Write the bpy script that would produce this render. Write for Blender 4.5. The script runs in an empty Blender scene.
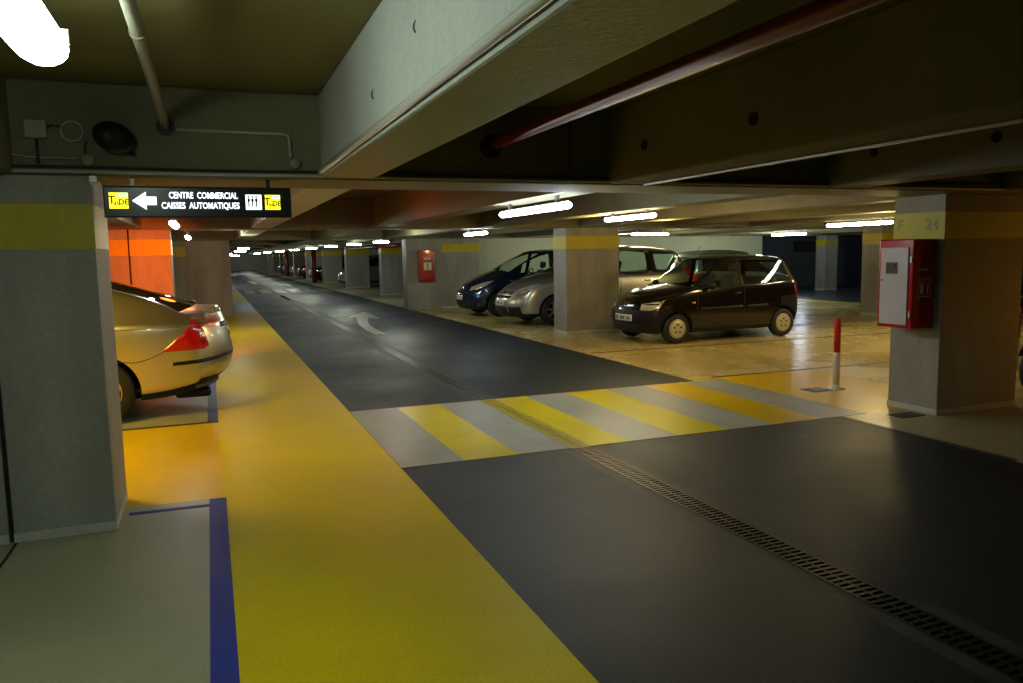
import bpy, bmesh, math, random
from mathutils import Vector, Matrix
from mathutils.bvhtree import BVHTree
from mathutils.geometry import delaunay_2d_cdt
random.seed(7)
COL = bpy.context.scene.collection
PI = math.pi

# ------------------------------------------------------------------ materials
def new_mat(name):
    m = bpy.data.materials.new(name); m.use_nodes = True
    nt = m.node_tree; nt.nodes.clear()
    out = nt.nodes.new('ShaderNodeOutputMaterial')
    return m, nt, out

def simple(name, col, rough=.5, metal=0., coat=0., emit=None, estr=0., spec=.5):
    m, nt, out = new_mat(name)
    b = nt.nodes.new('ShaderNodeBsdfPrincipled')
    b.inputs['Base Color'].default_value = (*col, 1)
    b.inputs['Roughness'].default_value = rough
    b.inputs['Metallic'].default_value = metal
    b.inputs['Coat Weight'].default_value = coat
    b.inputs['Coat Roughness'].default_value = .04
    b.inputs['Specular IOR Level'].default_value = spec
    if emit:
        b.inputs['Emission Color'].default_value = (*emit, 1)
        b.inputs['Emission Strength'].default_value = estr
    nt.links.new(b.outputs[0], out.inputs[0])
    return m

def mottled(name, c1, c2, scale=1.5, rough=(.5, .7), bump=.15, fine=40, spot=None, spot_amt=.0, spec=.5, streak=None, wavy=0, tint=None, grain=.2, ior=1.5):
    """painted / raw concrete: two tones in large clouds, fine grain, optional dark specks and scuffs"""
    m, nt, out = new_mat(name); N = nt.nodes; L = nt.links
    geo = N.new('ShaderNodeNewGeometry')
    mp = N.new('ShaderNodeMapping'); L.new(geo.outputs['Position'], mp.inputs['Vector'])
    if streak: mp.inputs['Scale'].default_value = streak
    n1 = N.new('ShaderNodeTexNoise'); n1.inputs['Scale'].default_value = scale; n1.inputs['Detail'].default_value = 6; n1.inputs['Roughness'].default_value = .65
    L.new(mp.outputs[0], n1.inputs['Vector'])
    r1 = N.new('ShaderNodeValToRGB'); r1.color_ramp.elements[0].position = .33; r1.color_ramp.elements[1].position = .68
    r1.color_ramp.elements[0].color = (*c1, 1); r1.color_ramp.elements[1].color = (*c2, 1)
    L.new(n1.outputs['Fac'], r1.inputs['Fac'])
    n2 = N.new('ShaderNodeTexNoise'); n2.inputs['Scale'].default_value = fine; n2.inputs['Detail'].default_value = 3
    L.new(geo.outputs['Position'], n2.inputs['Vector'])
    mx = N.new('ShaderNodeMix'); mx.data_type = 'RGBA'; mx.blend_type = 'MULTIPLY'; mx.inputs['Factor'].default_value = grain
    L.new(r1.outputs[0], mx.inputs['A']); 
    g = N.new('ShaderNodeValToRGB'); g.color_ramp.elements[0].position = .3; g.color_ramp.elements[1].position = .7
    g.color_ramp.elements[0].color = (.5, .5, .5, 1); g.color_ramp.elements[1].color = (1.25, 1.25, 1.25, 1)
    L.new(n2.outputs['Fac'], g.inputs['Fac']); L.new(g.outputs[0], mx.inputs['B'])
    col = mx.outputs['Result']
    if spot:
        n3 = N.new('ShaderNodeTexNoise'); n3.inputs['Scale'].default_value = 4.5; n3.inputs['Detail'].default_value = 9; n3.inputs['Roughness'].default_value = .75
        L.new(geo.outputs['Position'], n3.inputs['Vector'])
        r3 = N.new('ShaderNodeValToRGB'); r3.color_ramp.elements[0].position = .66 - spot_amt; r3.color_ramp.elements[1].position = .72 - spot_amt
        L.new(n3.outputs['Fac'], r3.inputs['Fac'])
        m3 = N.new('ShaderNodeMix'); m3.data_type = 'RGBA'
        L.new(r3.outputs[0], m3.inputs['Factor']); L.new(col, m3.inputs['A']); m3.inputs['B'].default_value = (*spot, 1)
        col = m3.outputs['Result']
    b = N.new('ShaderNodeBsdfPrincipled'); b.inputs['Specular IOR Level'].default_value = spec
    b.inputs['IOR'].default_value = ior
    if tint: b.inputs['Specular Tint'].default_value = (*tint, 1)
    L.new(col, b.inputs['Base Color'])
    mr = N.new('ShaderNodeMapRange'); mr.inputs['To Min'].default_value = rough[0]; mr.inputs['To Max'].default_value = rough[1]
    mr.inputs['From Min'].default_value = .3; mr.inputs['From Max'].default_value = .7
    L.new(n1.outputs['Fac'], mr.inputs['Value']); L.new(mr.outputs[0], b.inputs['Roughness'])
    bp = N.new('ShaderNodeBump'); bp.inputs['Strength'].default_value = bump; bp.inputs['Distance'].default_value = .01
    L.new(n2.outputs['Fac'], bp.inputs['Height'])
    if wavy:
        n4 = N.new('ShaderNodeTexNoise'); n4.inputs['Scale'].default_value = 2.2
        L.new(geo.outputs['Position'], n4.inputs['Vector'])
        b4 = N.new('ShaderNodeBump'); b4.inputs['Strength'].default_value = wavy; b4.inputs['Distance'].default_value = .02
        L.new(n4.outputs['Fac'], b4.inputs['Height']); L.new(bp.outputs[0], b4.inputs['Normal']); L.new(b4.outputs[0], b.inputs['Normal'])
    else:
        L.new(bp.outputs[0], b.inputs['Normal'])
    L.new(b.outputs[0], out.inputs[0])
    return m

def glassy(name, tint, amt=.75):
    m, nt, out = new_mat(name); N = nt.nodes; L = nt.links
    t = N.new('ShaderNodeBsdfTransparent'); t.inputs[0].default_value = (*tint, 1)
    g = N.new('ShaderNodeBsdfGlossy'); g.inputs['Roughness'].default_value = .02; g.inputs[0].default_value = (.9, .95, 1, 1)
    f = N.new('ShaderNodeFresnel'); ge = N.new('ShaderNodeNewGeometry')
    mm = N.new('ShaderNodeMapRange'); mm.inputs['To Min'].default_value = 1.45; mm.inputs['To Max'].default_value = 1 / 1.45
    L.new(ge.outputs['Backfacing'], mm.inputs['Value']); L.new(mm.outputs[0], f.inputs[0])
    mx = N.new('ShaderNodeMixShader'); L.new(f.outputs[0], mx.inputs[0]); L.new(t.outputs[0], mx.inputs[1]); L.new(g.outputs[0], mx.inputs[2])
    L.new(mx.outputs[0], out.inputs[0])
    return m

M = {}
M['asphalt'] = mottled('dark_lane_paint', (.010, .017, .022), (.019, .027, .034), .5, (.42, .6), .35, 120, (.045, .048, .046), .02, spec=.4, ior=1.35, tint=(.7, .9, 1))
M['yellow'] = mottled('yellow_floor_paint', (.56, .41, .001), (.72, .55, .002), .45, (.34, .55), .1, 60, (.30, .21, .01), .0, spec=.3, wavy=.12, tint=(1, .75, .05), ior=1.2)
M['orange_yellow'] = mottled('orange_lit_yellow_paint', (.55, .35, .004), (.68, .46, .008), .6, (.25, .4), .1, 60, spec=.3, wavy=.12, tint=(1, .7, .08), ior=1.28)  # yellow floor paint shifted to orange, warm lamplight mixed into the colour
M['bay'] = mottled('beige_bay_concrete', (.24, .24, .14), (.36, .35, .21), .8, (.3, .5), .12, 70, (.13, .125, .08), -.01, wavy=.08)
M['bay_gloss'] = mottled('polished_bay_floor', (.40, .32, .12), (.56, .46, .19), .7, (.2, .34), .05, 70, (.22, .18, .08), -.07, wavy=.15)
M['white_paint'] = mottled('worn_white_paint', (.24, .25, .21), (.36, .37, .31), 1.2, (.35, .5), .15, 60, (.14, .14, .12), .03, ior=1.3)
M['stripe_yellow'] = mottled('stripe_yellow_paint', (.52, .42, .01), (.66, .54, .015), 1.5, (.3, .45), .15, 60, (.34, .32, .18), .02, spec=.3, tint=(1, .8, .15), ior=1.25)
M['blue_paint'] = mottled('blue_line_paint', (.010, .022, .22), (.02, .045, .34), 2, (.4, .55), .1, 60, (.22, .24, .3), -.03, ior=1.3)
M['dark_line'] = mottled('dark_line_paint', (.03, .03, .035), (.05, .05, .05), 3, (.5, .6), .1)
M['concrete'] = mottled('painted_column_concrete', (.21, .21, .18), (.36, .36, .32), 1.6, (.6, .75), .12, 30, (.15, .14, .12), -.05, streak=(1, 1, .28))
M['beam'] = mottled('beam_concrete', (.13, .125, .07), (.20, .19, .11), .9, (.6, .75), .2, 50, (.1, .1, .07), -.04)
M['beam_lit'] = mottled('beam_lit_face', (.34, .36, .33), (.46, .48, .43), .7, (.55, .7), .2, 50, (.2, .2, .18), -.05)  # paler copy of the beam concrete, near lamp's light put into the colour
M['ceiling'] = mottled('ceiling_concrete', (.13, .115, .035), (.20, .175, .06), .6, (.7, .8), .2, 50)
M['band'] = mottled('yellow_band_paint', (.42, .34, .01), (.55, .45, .015), 1.5, (.45, .6), .15, 50, (.36, .33, .12), -.08)
M['band_worn'] = mottled('peeling_yellow_band', (.45, .44, .03), (.58, .58, .05), 1.8, (.45, .6), .2, 50, (.36, .40, .34), -.02)
M['plinth'] = mottled('pale_plinth_paint', (.42, .42, .38), (.55, .55, .5), 3, (.5, .6), .15)
M['wall_green'] = mottled('pale_wall_plaster', (.36, .40, .32), (.46, .50, .40), .6, (.5, .65), .1)
M['wall_dark'] = mottled('dark_blue_wall', (.07, .08, .09), (.10, .115, .13), .6, (.5, .7), .1)
M['wall_far'] = mottled('grey_wall', (.24, .26, .24), (.34, .36, .33), .5, (.6, .7), .1)
M['red'] = simple('red_enamel', (.42, .008, .012), .22, coat=.5)
M['red_paint'] = simple('red_gloss_paint', (.55, .02, .015), .3)
M['white'] = simple('white_enamel', (.55, .55, .60), .35)
M['white_gloss'] = simple('white_gloss_paint', (.72, .70, .60), .3)
M['black'] = simple('black_plastic', (.007, .007, .008), .45, spec=.3)
M['black_matte'] = simple('black_matte', (.006, .006, .006), .8)
M['rubber'] = simple('tyre_rubber', (.012, .012, .012), .7)
M['well'] = simple('wheel_well_lining', (.006, .006, .006), .9)
M['steel'] = simple('dull_steel', (.32, .31, .28), .4, .9)
M['darksteel'] = simple('dark_grating_steel', (.03, .03, .03), .45, .7)
M['grate_yellow'] = simple('yellow_painted_grating', (.42, .34, .02), .5)
M['pipe'] = simple('painted_conduit', (.26, .25, .19), .45)
M['pipe_light'] = simple('pale_conduit', (.42, .43, .38), .4)
M['pipe_dark'] = simple('dark_cable', (.02, .02, .018), .6)
M['pipe_red'] = simple('red_sprinkler_pipe', (.13, .005, .005), .4)
M['housing'] = simple('lamp_housing', (.25, .26, .26), .5)
M['tube_cool'] = simple('lit_diffuser_cool', (.9, .95, 1), .4, emit=(.86, .95, 1), estr=30)
M['tube_near'] = simple('lit_diffuser_near', (.9, 1, 1), .4, emit=(.84, 1, .86), estr=17)
M['tube_warm'] = simple('lit_diffuser_warm', (1, .93, .8), .4, emit=(1, .86, .62), estr=34)
M['sign_white'] = simple('backlit_white', (.9, .9, .9), .4, emit=(.85, .88, 1), estr=1.5)
M['sign_yellow'] = simple('backlit_yellow', (.8, .7, .02), .4, emit=(1, .86, .02), estr=1.1)
M['sign_blue'] = simple('backlit_pale_blue', (.4, .6, .7), .4, emit=(.45, .8, .95), estr=.9)
M['sign_ink'] = simple('sign_ink', (.05, .045, .0), .6)
M['sign_panel'] = simple('sign_panel', (.010, .011, .014), .25)
M['glass'] = glassy('car_glass', (.84, .92, .88))
M['glass_dark'] = simple('dark_car_glass', (.008, .010, .012), .04, coat=.6)
M['seat'] = simple('seat_cloth', (.05, .05, .055), .8)
M['dash'] = simple('dashboard_plastic', (.025, .025, .028), .6)
M['lamp_clear'] = simple('headlamp_glass', (.75, .75, .72), .12, .55, coat=1)
M['lamp_amber'] = simple('amber_lamp_glass', (.75, .28, .03), .1, .2, coat=1)
M['lamp_red'] = simple('red_lamp_glass', (.50, .008, .010), .1, coat=1, emit=(.5, .0, .0), estr=.03)
M['chrome'] = simple('chrome', (.75, .75, .75), .12, 1)
M['plate'] = simple('number_plate', (.62, .62, .60), .35)
M['plate_orange'] = simple('rear_number_plate', (.45, .33, .12), .35)
M['ink'] = simple('plate_ink', (.03, .03, .035), .5)
M['stencil'] = mottled('faded_stencil_paint', (.20, .22, .12), (.45, .46, .10), 9, (.5, .6), .1)
M['cap_cream'] = simple('hubcap', (.62, .58, .42), .35, .4)
M['alloy'] = simple('alloy_wheel', (.60, .46, .22), .3, .8)
M['alloy_grey'] = simple('grey_alloy_wheel', (.4, .4, .4), .3, .8)
def paint(name, c, metal=.3, rough=.3): return simple(name, c, rough, metal, coat=.9)

# ------------------------------------------------------------------ helpers
def link(me, name, mat, parent=None, loc=None):
    o = bpy.data.objects.new(name, me); COL.objects.link(o)
    if isinstance(mat, (list, tuple)):
        for x in mat: me.materials.append(x)
    elif mat and not me.materials: me.materials.append(mat)
    if parent: o.parent = parent
    if loc: o.location = loc
    return o

def tag(o, label, cat, group=None):
    o['label'] = label; o['category'] = cat
    if group: o['group'] = group
    return o

def empty(name, loc=(0, 0, 0), rz=0, label=None, cat=None, group=None):
    o = bpy.data.objects.new(name, None); COL.objects.link(o); o.location = loc; o.rotation_euler = (0, 0, rz)
    o.empty_display_size = .1
    if label: tag(o, label, cat, group)
    return o

class MB:
    def __init__(s): s.bm = bmesh.new()
    def box(s, x0, x1, y0, y1, z0, z1, mi=0, bev=0):
        r = bmesh.ops.create_cube(s.bm, size=1); vs = r['verts']
        for v in vs:
            v.co = Vector((x0 + (v.co.x + .5) * (x1 - x0), y0 + (v.co.y + .5) * (y1 - y0), z0 + (v.co.z + .5) * (z1 - z0)))
        fs = {f for v in vs for f in v.link_faces}
        for f in fs: f.material_index = mi
        if bev:
            es = list({e for v in vs for e in v.link_edges})
            bmesh.ops.bevel(s.bm, geom=es, offset=bev, segments=2, affect='EDGES', profile=.5)
        return s
    def tube(s, pts, r, seg=10, mi=0, caps=True):
        pts = [Vector(p) for p in pts]; rings = []
        for i, p in enumerate(pts):
            if i == 0: d = pts[1] - p
            elif i == len(pts) - 1: d = p - pts[i - 1]
            else: d = (pts[i + 1] - p).normalized() + (p - pts[i - 1]).normalized()
            d.normalize()
            a = Vector((0, 0, 1)) if abs(d.z) < .9 else Vector((1, 0, 0))
            u = d.cross(a).normalized(); w = d.cross(u)
            rr = r[i] if isinstance(r, (list, tuple)) else r
            rings.append([s.bm.verts.new(p + (u * math.cos(2 * PI * k / seg) + w * math.sin(2 * PI * k / seg)) * rr) for k in range(seg)])
        for a, b in zip(rings, rings[1:]):
            for k in range(seg):
                f = s.bm.faces.new((a[k], a[(k + 1) % seg], b[(k + 1) % seg], b[k])); f.smooth = True; f.material_index = mi
        if caps:
            for q in (rings[0][::-1], rings[-1]):
                f = s.bm.faces.new(q); f.material_index = mi
        return s
    def lathe(s, prof, c=(0, 0, 0), axis='Y', seg=32, mi=0, smooth=True, caps=True):
        """prof: (radius, offset along the axis)"""
        c = Vector(c); rings = []
        for r, h in prof:
            ring = []
            for k in range(seg):
                a = 2 * PI * k / seg; ca, sa = math.cos(a) * r, math.sin(a) * r
                v = {'Y': Vector((ca, h, sa)), 'Z': Vector((ca, sa, h)), 'X': Vector((h, ca, sa))}[axis]
                ring.append(s.bm.verts.new(c + v))
            rings.append(ring)
        for a, b in zip(rings, rings[1:]):
            for k in range(seg):
                f = s.bm.faces.new((a[k], a[(k + 1) % seg], b[(k + 1) % seg], b[k])); f.smooth = smooth; f.material_index = mi
        for q, pr in ((rings[0][::-1], prof[0]), (rings[-1], prof[-1])):
            if caps and pr[0] > 1e-4:
                f = s.bm.faces.new(q); f.material_index = mi
        return s
    def prism(s, pts, y0, y1, plane='XZ', mi=0):
        def P(a, b, t): return {'XZ': (a, t, b), 'YZ': (t, a, b), 'XY': (a, b, t)}[plane]
        A = [s.bm.verts.new(P(a, b, y0)) for a, b in pts]; B = [s.bm.verts.new(P(a, b, y1)) for a, b in pts]
        n = len(pts)
        for f in ([s.bm.faces.new(A), s.bm.faces.new(B[::-1])] + [s.bm.faces.new((A[i], B[i], B[(i + 1) % n], A[(i + 1) % n])) for i in range(n)]):
            f.material_index = mi
        return s
    def build(s, name, mat, parent=None, loc=None):
        bmesh.ops.recalc_face_normals(s.bm, faces=s.bm.faces)
        me = bpy.data.meshes.new(name); s.bm.to_mesh(me); s.bm.free()
        return link(me, name, mat, parent, loc)

def struct(o): o['kind'] = 'structure'; return o

def eval_mesh(o):
    dg = bpy.context.evaluated_depsgraph_get(); dg.update()
    return bpy.data.meshes.new_from_object(o.evaluated_get(dg))

def text(name, body, size, mat, parent, mtx, extrude=.001, bold=0., align='CENTER', xs=1.):
    cu = bpy.data.curves.new('t', 'FONT'); cu.body = body; cu.size = size; cu.extrude = extrude
    cu.align_x = align; cu.align_y = 'CENTER'; cu.offset = bold; cu.resolution_u = 3
    t = bpy.data.objects.new('t', cu); COL.objects.link(t)
    me = eval_mesh(t); bpy.data.objects.remove(t)
    me.transform(Matrix.Diagonal((xs, 1, 1, 1))); me.transform(mtx)
    me.materials.clear()
    return link(me, name, mat, parent)
# text facing -Y (reads left to right along +X)
def face_south(x, y, z): return Matrix.Translation((x, y, z)) @ Matrix.Rotation(PI / 2, 4, 'X')
# text facing -X: reads along -Y
def face_west(x, y, z): return Matrix.Translation((x, y, z)) @ Matrix.Rotation(-PI / 2, 4, 'Z') @ Matrix.Rotation(PI / 2, 4, 'X')

# ------------------------------------------------------------------ floor
YL, YH = -6., 105.
b = MB()
def slab(x0, x1, y0, y1, mi): b.box(x0, x1, y0, y1, -.12, 0, mi)
LANE0, LANE1, DR0, DR1 = 1.27, 5.50, 2.69, 2.86
# materials 0 asphalt 1 yellow 2 bay 3 glossy bay 4 yellow with orange light in its colour
slab(LANE0, 2.60, YL, YH, 0); slab(2.95, LANE1, YL, YH, 0); slab(DR0, DR1, 34, YH, 0)
slab(2.60, DR0, YL, YH, 7); slab(DR1, 2.95, YL, YH, 7)
M['drain_edge'] = mottled('scuffed_drain_edge', (.018, .021, .024), (.075, .078, .074), 2.2, (.5, .65), .3, 60, ior=1.3)
slab(-.0, LANE0, YL, 24.5, 1)
for k in range(10): slab(-.0, LANE0, 24.5 + k * 8, 28.5 + k * 8, 1 if k % 2 else 2); slab(-.0, LANE0, 28.5 + k * 8, 32.5 + k * 8, 1)
slab(-7, 0, YL, 5.45, 2); slab(-7, 0, 5.45, 8.02, 4); slab(-7, 0, 8.02, 13.6, 2); slab(-7, 0, 13.6, 16.4, 4); slab(-7, 0, 16.4, YH, 2)
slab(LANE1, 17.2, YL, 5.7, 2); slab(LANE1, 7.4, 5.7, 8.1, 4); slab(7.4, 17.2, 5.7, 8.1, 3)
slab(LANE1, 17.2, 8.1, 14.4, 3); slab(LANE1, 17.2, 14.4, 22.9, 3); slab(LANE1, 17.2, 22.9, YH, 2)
slab(17.2, 17.55, YL, YH, 5); slab(17.55, 31, YL, YH, 6)
M['far_lime'] = mottled('lime_edge_paint', (.42, .48, .01), (.5, .56, .02), 1, (.3, .4), .1)
M['dark_floor'] = mottled('dark_blue_floor', (.03, .04, .05), (.05, .06, .075), 1, (.25, .4), .1)
struct(b.build('floor', [M['asphalt'], M['yellow'], M['bay'], M['bay_gloss'], M['orange_yellow'], M['far_lime'], M['dark_floor'], M['drain_edge']]))

# crosswalk stripes (worn white and yellow, laid along the lane)
far = [1.27, 1.77, 2.22, 2.72, 3.23, 3.73, 4.24, 4.77, 5.30, 5.85]
names = ['white', 'yellow', 'white', 'yellow', 'white', 'yellow', 'white', 'orange yellow', 'white']
whereS = ['against the yellow walkway, leftmost of the crossing', 'second band from the yellow walkway', 'just left of the drain', 'crossed by the yellow painted drain', 'right of the drain',
          'in the middle right of the crossing', 'left of the orange yellow band', 'last coloured band before the bollard side', 'rightmost strip of the crossing']
for i in range(9):
    x0, x1 = far[i], far[i + 1]; white = i % 2 == 0
    def stripe(a0, a1, nm='crosswalk_stripe'):
        m = MB()
        m.prism([(a0, 5.63), (a1, 5.63), (a1, 7.95), (a0, 7.95)], .0005, .0035, 'XY')
        return m
    m = MB()
    if i == 3:
        m.prism([(x0, 5.63), (x1, 5.63), (x1, 7.95), (2.87, 7.95), (2.87, 5.64), (2.7, 5.64), (x0, 5.64)][:0] or [(2.87, 5.63), (x1, 5.63), (x1, 7.95), (2.87, 7.95)], .0005, .0035, 'XY')
    elif i == 2:
        m.prism([(x0, 5.63), (2.685, 5.63), (2.685, 7.95), (x0, 7.95)], .0005, .0035, 'XY')
    else:
        m.prism([(x0, 5.63), (x1, 5.63), (x1, 7.95), (x0, 7.95)], .0005, .0035, 'XY')
    o = m.build('crosswalk_stripe', M['white_paint'] if white else (M['stripe_yellow'] if i < 7 else M['orange_yellow']))
    tag(o, 'worn %s painted crosswalk stripe, %s' % (names[i], whereS[i]), 'road marking', 'stripes of the pedestrian crossing')

def marking(name, pts, mat, label, cat='floor marking', group=None, z=.003):
    o = MB().prism(pts, .0004, z, 'XY').build(name, mat); tag(o, label, cat, group); return o
marking('blue_line', [(-.085, -5), (.02, -5), (.02, 5.42), (-.085, 5.42)], M['blue_paint'], 'wide blue bay line beside the yellow walkway in the foreground', z=.004)
marking('blue_line', [(-.56, 5.29), (-.085, 5.27), (-.085, 5.32), (-.56, 5.34)], M['blue_paint'], 'short thin blue line by the foot of the left foreground column')
marking('blue_line', [(-.1, 8.1), (.0, 8.1), (.0, 13.5), (-.1, 13.5)], M['blue_paint'], 'blue bay line under the rear of the silver hatchback', z=.004)
marking('bay_line', [(-5, 8.02), (0, 8.02), (0, 8.08), (-5, 8.08)], M['dark_line'], 'thin dark bay line under the silver hatchback', z=.004)
marking('bay_line', [(5.85, 8.08), (17.2, 8.0), (17.2, 8.06), (5.85, 8.14)], M['dark_line'], 'thin dark bay line just beyond the bollard')
marking('bay_line', [(5.6, 10.93), (17.2, 10.80), (17.2, 10.86), (5.6, 10.99)], M['dark_line'], 'thin dark bay line in front of the small black car')
marking('bay_line', [(10.2, 13.05), (17.2, 12.95), (17.2, 13.0), (10.2, 13.10)], M['dark_line'], 'thin dark bay line behind the tail of the small black car')
marking('bay_line', [(5.5, 3.9), (5.56, 3.9), (5.56, 5.63), (5.5, 5.63)], M['dark_line'], 'dark edge line beside the lane in front of the right foreground column')
# expansion crack in the floor by left column
marking('floor_joint', [(-1.145, -1), (-1.13, -1), (-1.11, 5.02), (-1.125, 5.02)], M['black_matte'], 'thin dark floor joint running to the left foreground column')
M['faint_yellow'] = mottled('dark_far_yellow', (.10, .085, .02), (.22, .18, .03), 2, (.4, .5))  # darker, low-contrast stripe colours for the distant crossing
M['faint_white'] = mottled('dark_far_white', (.06, .06, .055), (.14, .14, .13), 2, (.4, .5))
# far crossing
for k in range(6):
    marking('crosswalk_stripe', [(1.5 + k * .68, 36.5), (1.95 + k * .68, 36.5), (1.95 + k * .68, 40.5), (1.5 + k * .68, 40.5)], M['faint_yellow'] if k % 2 else M['faint_white'],
            'faint stripe of the distant pedestrian crossing across the lane', 'road marking', 'stripes of the distant crossing', z=.006)
# painted direction arrow
marking('direction_arrow', [(3.08, 15.7), (3.32, 15.7), (3.33, 16.8), (3.42, 18.0), (3.60, 19.2), (3.80, 20.2), (4.02, 19.75), (4.12, 22.4), (3.18, 20.5), (3.55, 20.45), (3.36, 19.3), (3.20, 18.1), (3.10, 16.8)][:6] +
        [(4.0, 19.6), (4.12, 22.4), (3.28, 20.4), (3.56, 20.5), (3.36, 19.3), (3.20, 18.1), (3.10, 16.8)], M['white_paint'], 'worn white curved direction arrow painted on the dark lane', z=.006)
marking('direction_arrow', [(2.45, 50), (2.75, 50), (2.75, 54), (3.0, 54), (2.6, 57), (2.2, 54), (2.45, 54)], M['white_paint'], 'tiny pale direction arrow far down the dark lane', z=.008)
marking('direction_arrow', [(4.0, 44), (4.3, 44), (4.3, 47), (4.55, 47), (4.15, 49.5), (3.75, 47), (4.0, 47)][:7], M['white_paint'], 'short pale arrow mark beyond the distant crossing', z=.008)

# drainage channel
dr = empty('trench_drain', (2.775, 0, 0), 0, 'long narrow trench drain with slotted grating running along the dark lane', 'drain')
m = MB(); m.box(-.085, .085, YL, 34, -.1, -.04); m.build('channel_bed', M['black_matte'], dr)
m = MB(); m.box(-.085, -.07, YL, 34, -.05, .003); m.box(.07, .085, YL, 34, -.05, .003); m.build('drain_frame', M['darksteel'], dr)
m = MB(); y = -1.0
while y < 5.6:
    m.box(-.07, .07, y, y + .020, -.02, .002); y += .042
y = 8.0
while y < 30: m.box(-.07, .07, y, y + .05, -.02, .002); y += .085
m.box(-.006, .006, -1, 5.6, -.02, .0025); m.box(-.006, .006, 8, 30, -.02, .0025)
m.build('grating', M['darksteel'], dr)
m = MB(); y = 5.62
while y < 7.95: m.box(-.07, .07, y, y + .035, -.02, .003); y += .055
m.box(-.085, -.068, 5.62, 7.96, -.02, .005); m.box(.068, .085, 5.62, 7.96, -.02, .005); m.box(-.008, .008, 5.62, 7.96, -.02, .003)
g = m.build('grating', M['grate_yellow'], dr); g['label'] = 'yellow painted grating within the crossing'

# ------------------------------------------------------------------ walls and ceiling
CZ = 2.60
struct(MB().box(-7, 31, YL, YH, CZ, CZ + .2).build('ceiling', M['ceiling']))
struct(MB().box(-7.2, -7, YL, YH, 0, CZ).build('wall_left', M['wall_far']))
struct(MB().box(-7, 31, YH, YH + .2, 0, CZ).build('wall_far', M['wall_far']))
struct(MB().box(7.75, 18.62, 22.9, 23.1, 0, CZ).build('wall_back', M['wall_green']))
struct(MB().box(11.6, 11.8, 23.1, YH, 0, CZ).build('wall_bays', M['wall_far']))
struct(MB().box(11.8, 31, 26.505, 26.7, 0, CZ).build('wall_dark', M['wall_dark']))
struct(MB().box(31, 31.2, YL, YH, 0, CZ).build('wall_right', M['wall_dark']))
struct(MB().box(-7, 31, YL - .2, YL, 0, CZ).build('wall_rear', M['wall_far']))

BZ = 2.08
ROWS = [5.03 + 8.68 * i for i in range(9)]
# lengthwise ceiling beams (right side face, soffit, left side face)
n = 0
XB = [-3.32, -1.30, .69, 2.71, 4.73, 6.75, 8.78, 10.80, 12.82, 14.84, 16.87, 18.9, 22.9, 26.9]
for x in XB:
    n += 1
    struct(MB().box(x, x + .33, YL, YH, BZ + .012, CZ, 0, .012).build('trim_%d' % n, M['beam_lit'] if abs(x - .69) < .01 else M['beam']))
# deep beams across the lane, one on every row of columns
for i, y in enumerate(ROWS):
    n += 1
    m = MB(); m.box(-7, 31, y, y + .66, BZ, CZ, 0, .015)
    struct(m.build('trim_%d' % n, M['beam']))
# haunch where the ceiling meets the first cross beam
n += 1
struct(MB().box(-7, 31, -3.7, -3.05, BZ, CZ).build('trim_%d' % n, M['beam']))

# ------------------------------------------------------------------ columns
def column(x0, x1, y0, y1, label, band='band', joint=None, stub=None, group=None, ztop=BZ):
    t = empty('concrete_column', ((x0 + x1) / 2, (y0 + y1) / 2, 0), 0, label, 'column', group)
    cx, cy = (x0 + x1) / 2, (y0 + y1) / 2; a, c = (x1 - x0) / 2, (y1 - y0) / 2
    m = MB()
    if joint:
        j = joint - cx
        m.box(-a, j - .012, -c, c, 0, ztop, 0, .008); m.box(j + .012, a, -c, c, 0, ztop, 0, .008)
        m.box(-a + .05, a - .05, -c + .02, c - .02, 0, ztop, 1)
    else: m.box(-a, a, -c, c, 0, ztop, 0, .008)
    m.build('shaft', [M['concrete'], M['black_matte']], t)
    m = MB(); e = .003
    segs = [(-a - e, a + e)] if not joint else [(-a - e, joint - cx - .012), (joint - cx + .012, a + e)]
    for s0, s1 in segs: m.box(s0, s1, -c - e, c + e, 1.67, 1.92)
    m.build('painted_band', M[band], t)
    m = MB(); e = .006
    for s0, s1 in segs: m.box(s0 - (.003 if s0 < -a else 0), s1, -c - e, c + e, 0, .055, 0, .003)
    m.build('plinth', M['plinth'], t)
    if stub:
        MB().box(stub[0] - cx, stub[1] - cx, -c - .01, c - .1, 0, ztop, 0, .008).build('side_panel', M['concrete'], t)
    return t
column(-2.75, -.6, 5.03, 5.67, 'large grey concrete column with dark vertical joint, left foreground', joint=-1.14)
column(-2.0, -.56, 13.72, 14.36, 'concrete column lit orange red behind the silver hatchback, under the sign', joint=-1.17)
column(-2.0, -.56, 22.42, 23.05, 'concrete column with pale side panel standing on the yellow walkway edge', stub=(-.565, .55))
t = column(6.36, 7.43, 5.28, 5.85, 'grey concrete column carrying the red and white hose cabinet, right foreground', band='band_worn')
# stencilled column number
text('stencil', 'F', .15, M['stencil'], t, face_west(-.5385, .21, 1.80), .0005, .004)
text('stencil', '24', .15, M['stencil'], t, face_west(-.5385, -.15, 1.80), .0005, .004)
column(6.50, 7.67, 13.76, 14.36, 'concrete column with orange yellow band between small black car and silver minivan')
column(6.50, 7.67, 22.44, 23.05, 'concrete column with side panel carrying the small red hydrant box', stub=(5.42, 6.502))
ords = ['fourth', 'fifth', 'sixth', 'seventh', 'eighth', 'ninth']
for k in range(3, 9):
    column(6.50, 7.67, ROWS[k] + .05, ROWS[k] + .6, 'distant yellow banded column, %s from the camera in the right-hand row' % ords[k - 3], group='distant columns of the right-hand row')
for k, y in enumerate((79, 87.5, 96)):
    column(6.50, 7.67, y, y + .6, 'faint far column near the dark end of the right-hand row', group='farthest columns of the right-hand row')
column(14.56, 15.72, 13.72, 14.3, 'yellow lit concrete column just left of the red cabinet, in the back bays', joint=14.80)
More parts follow.
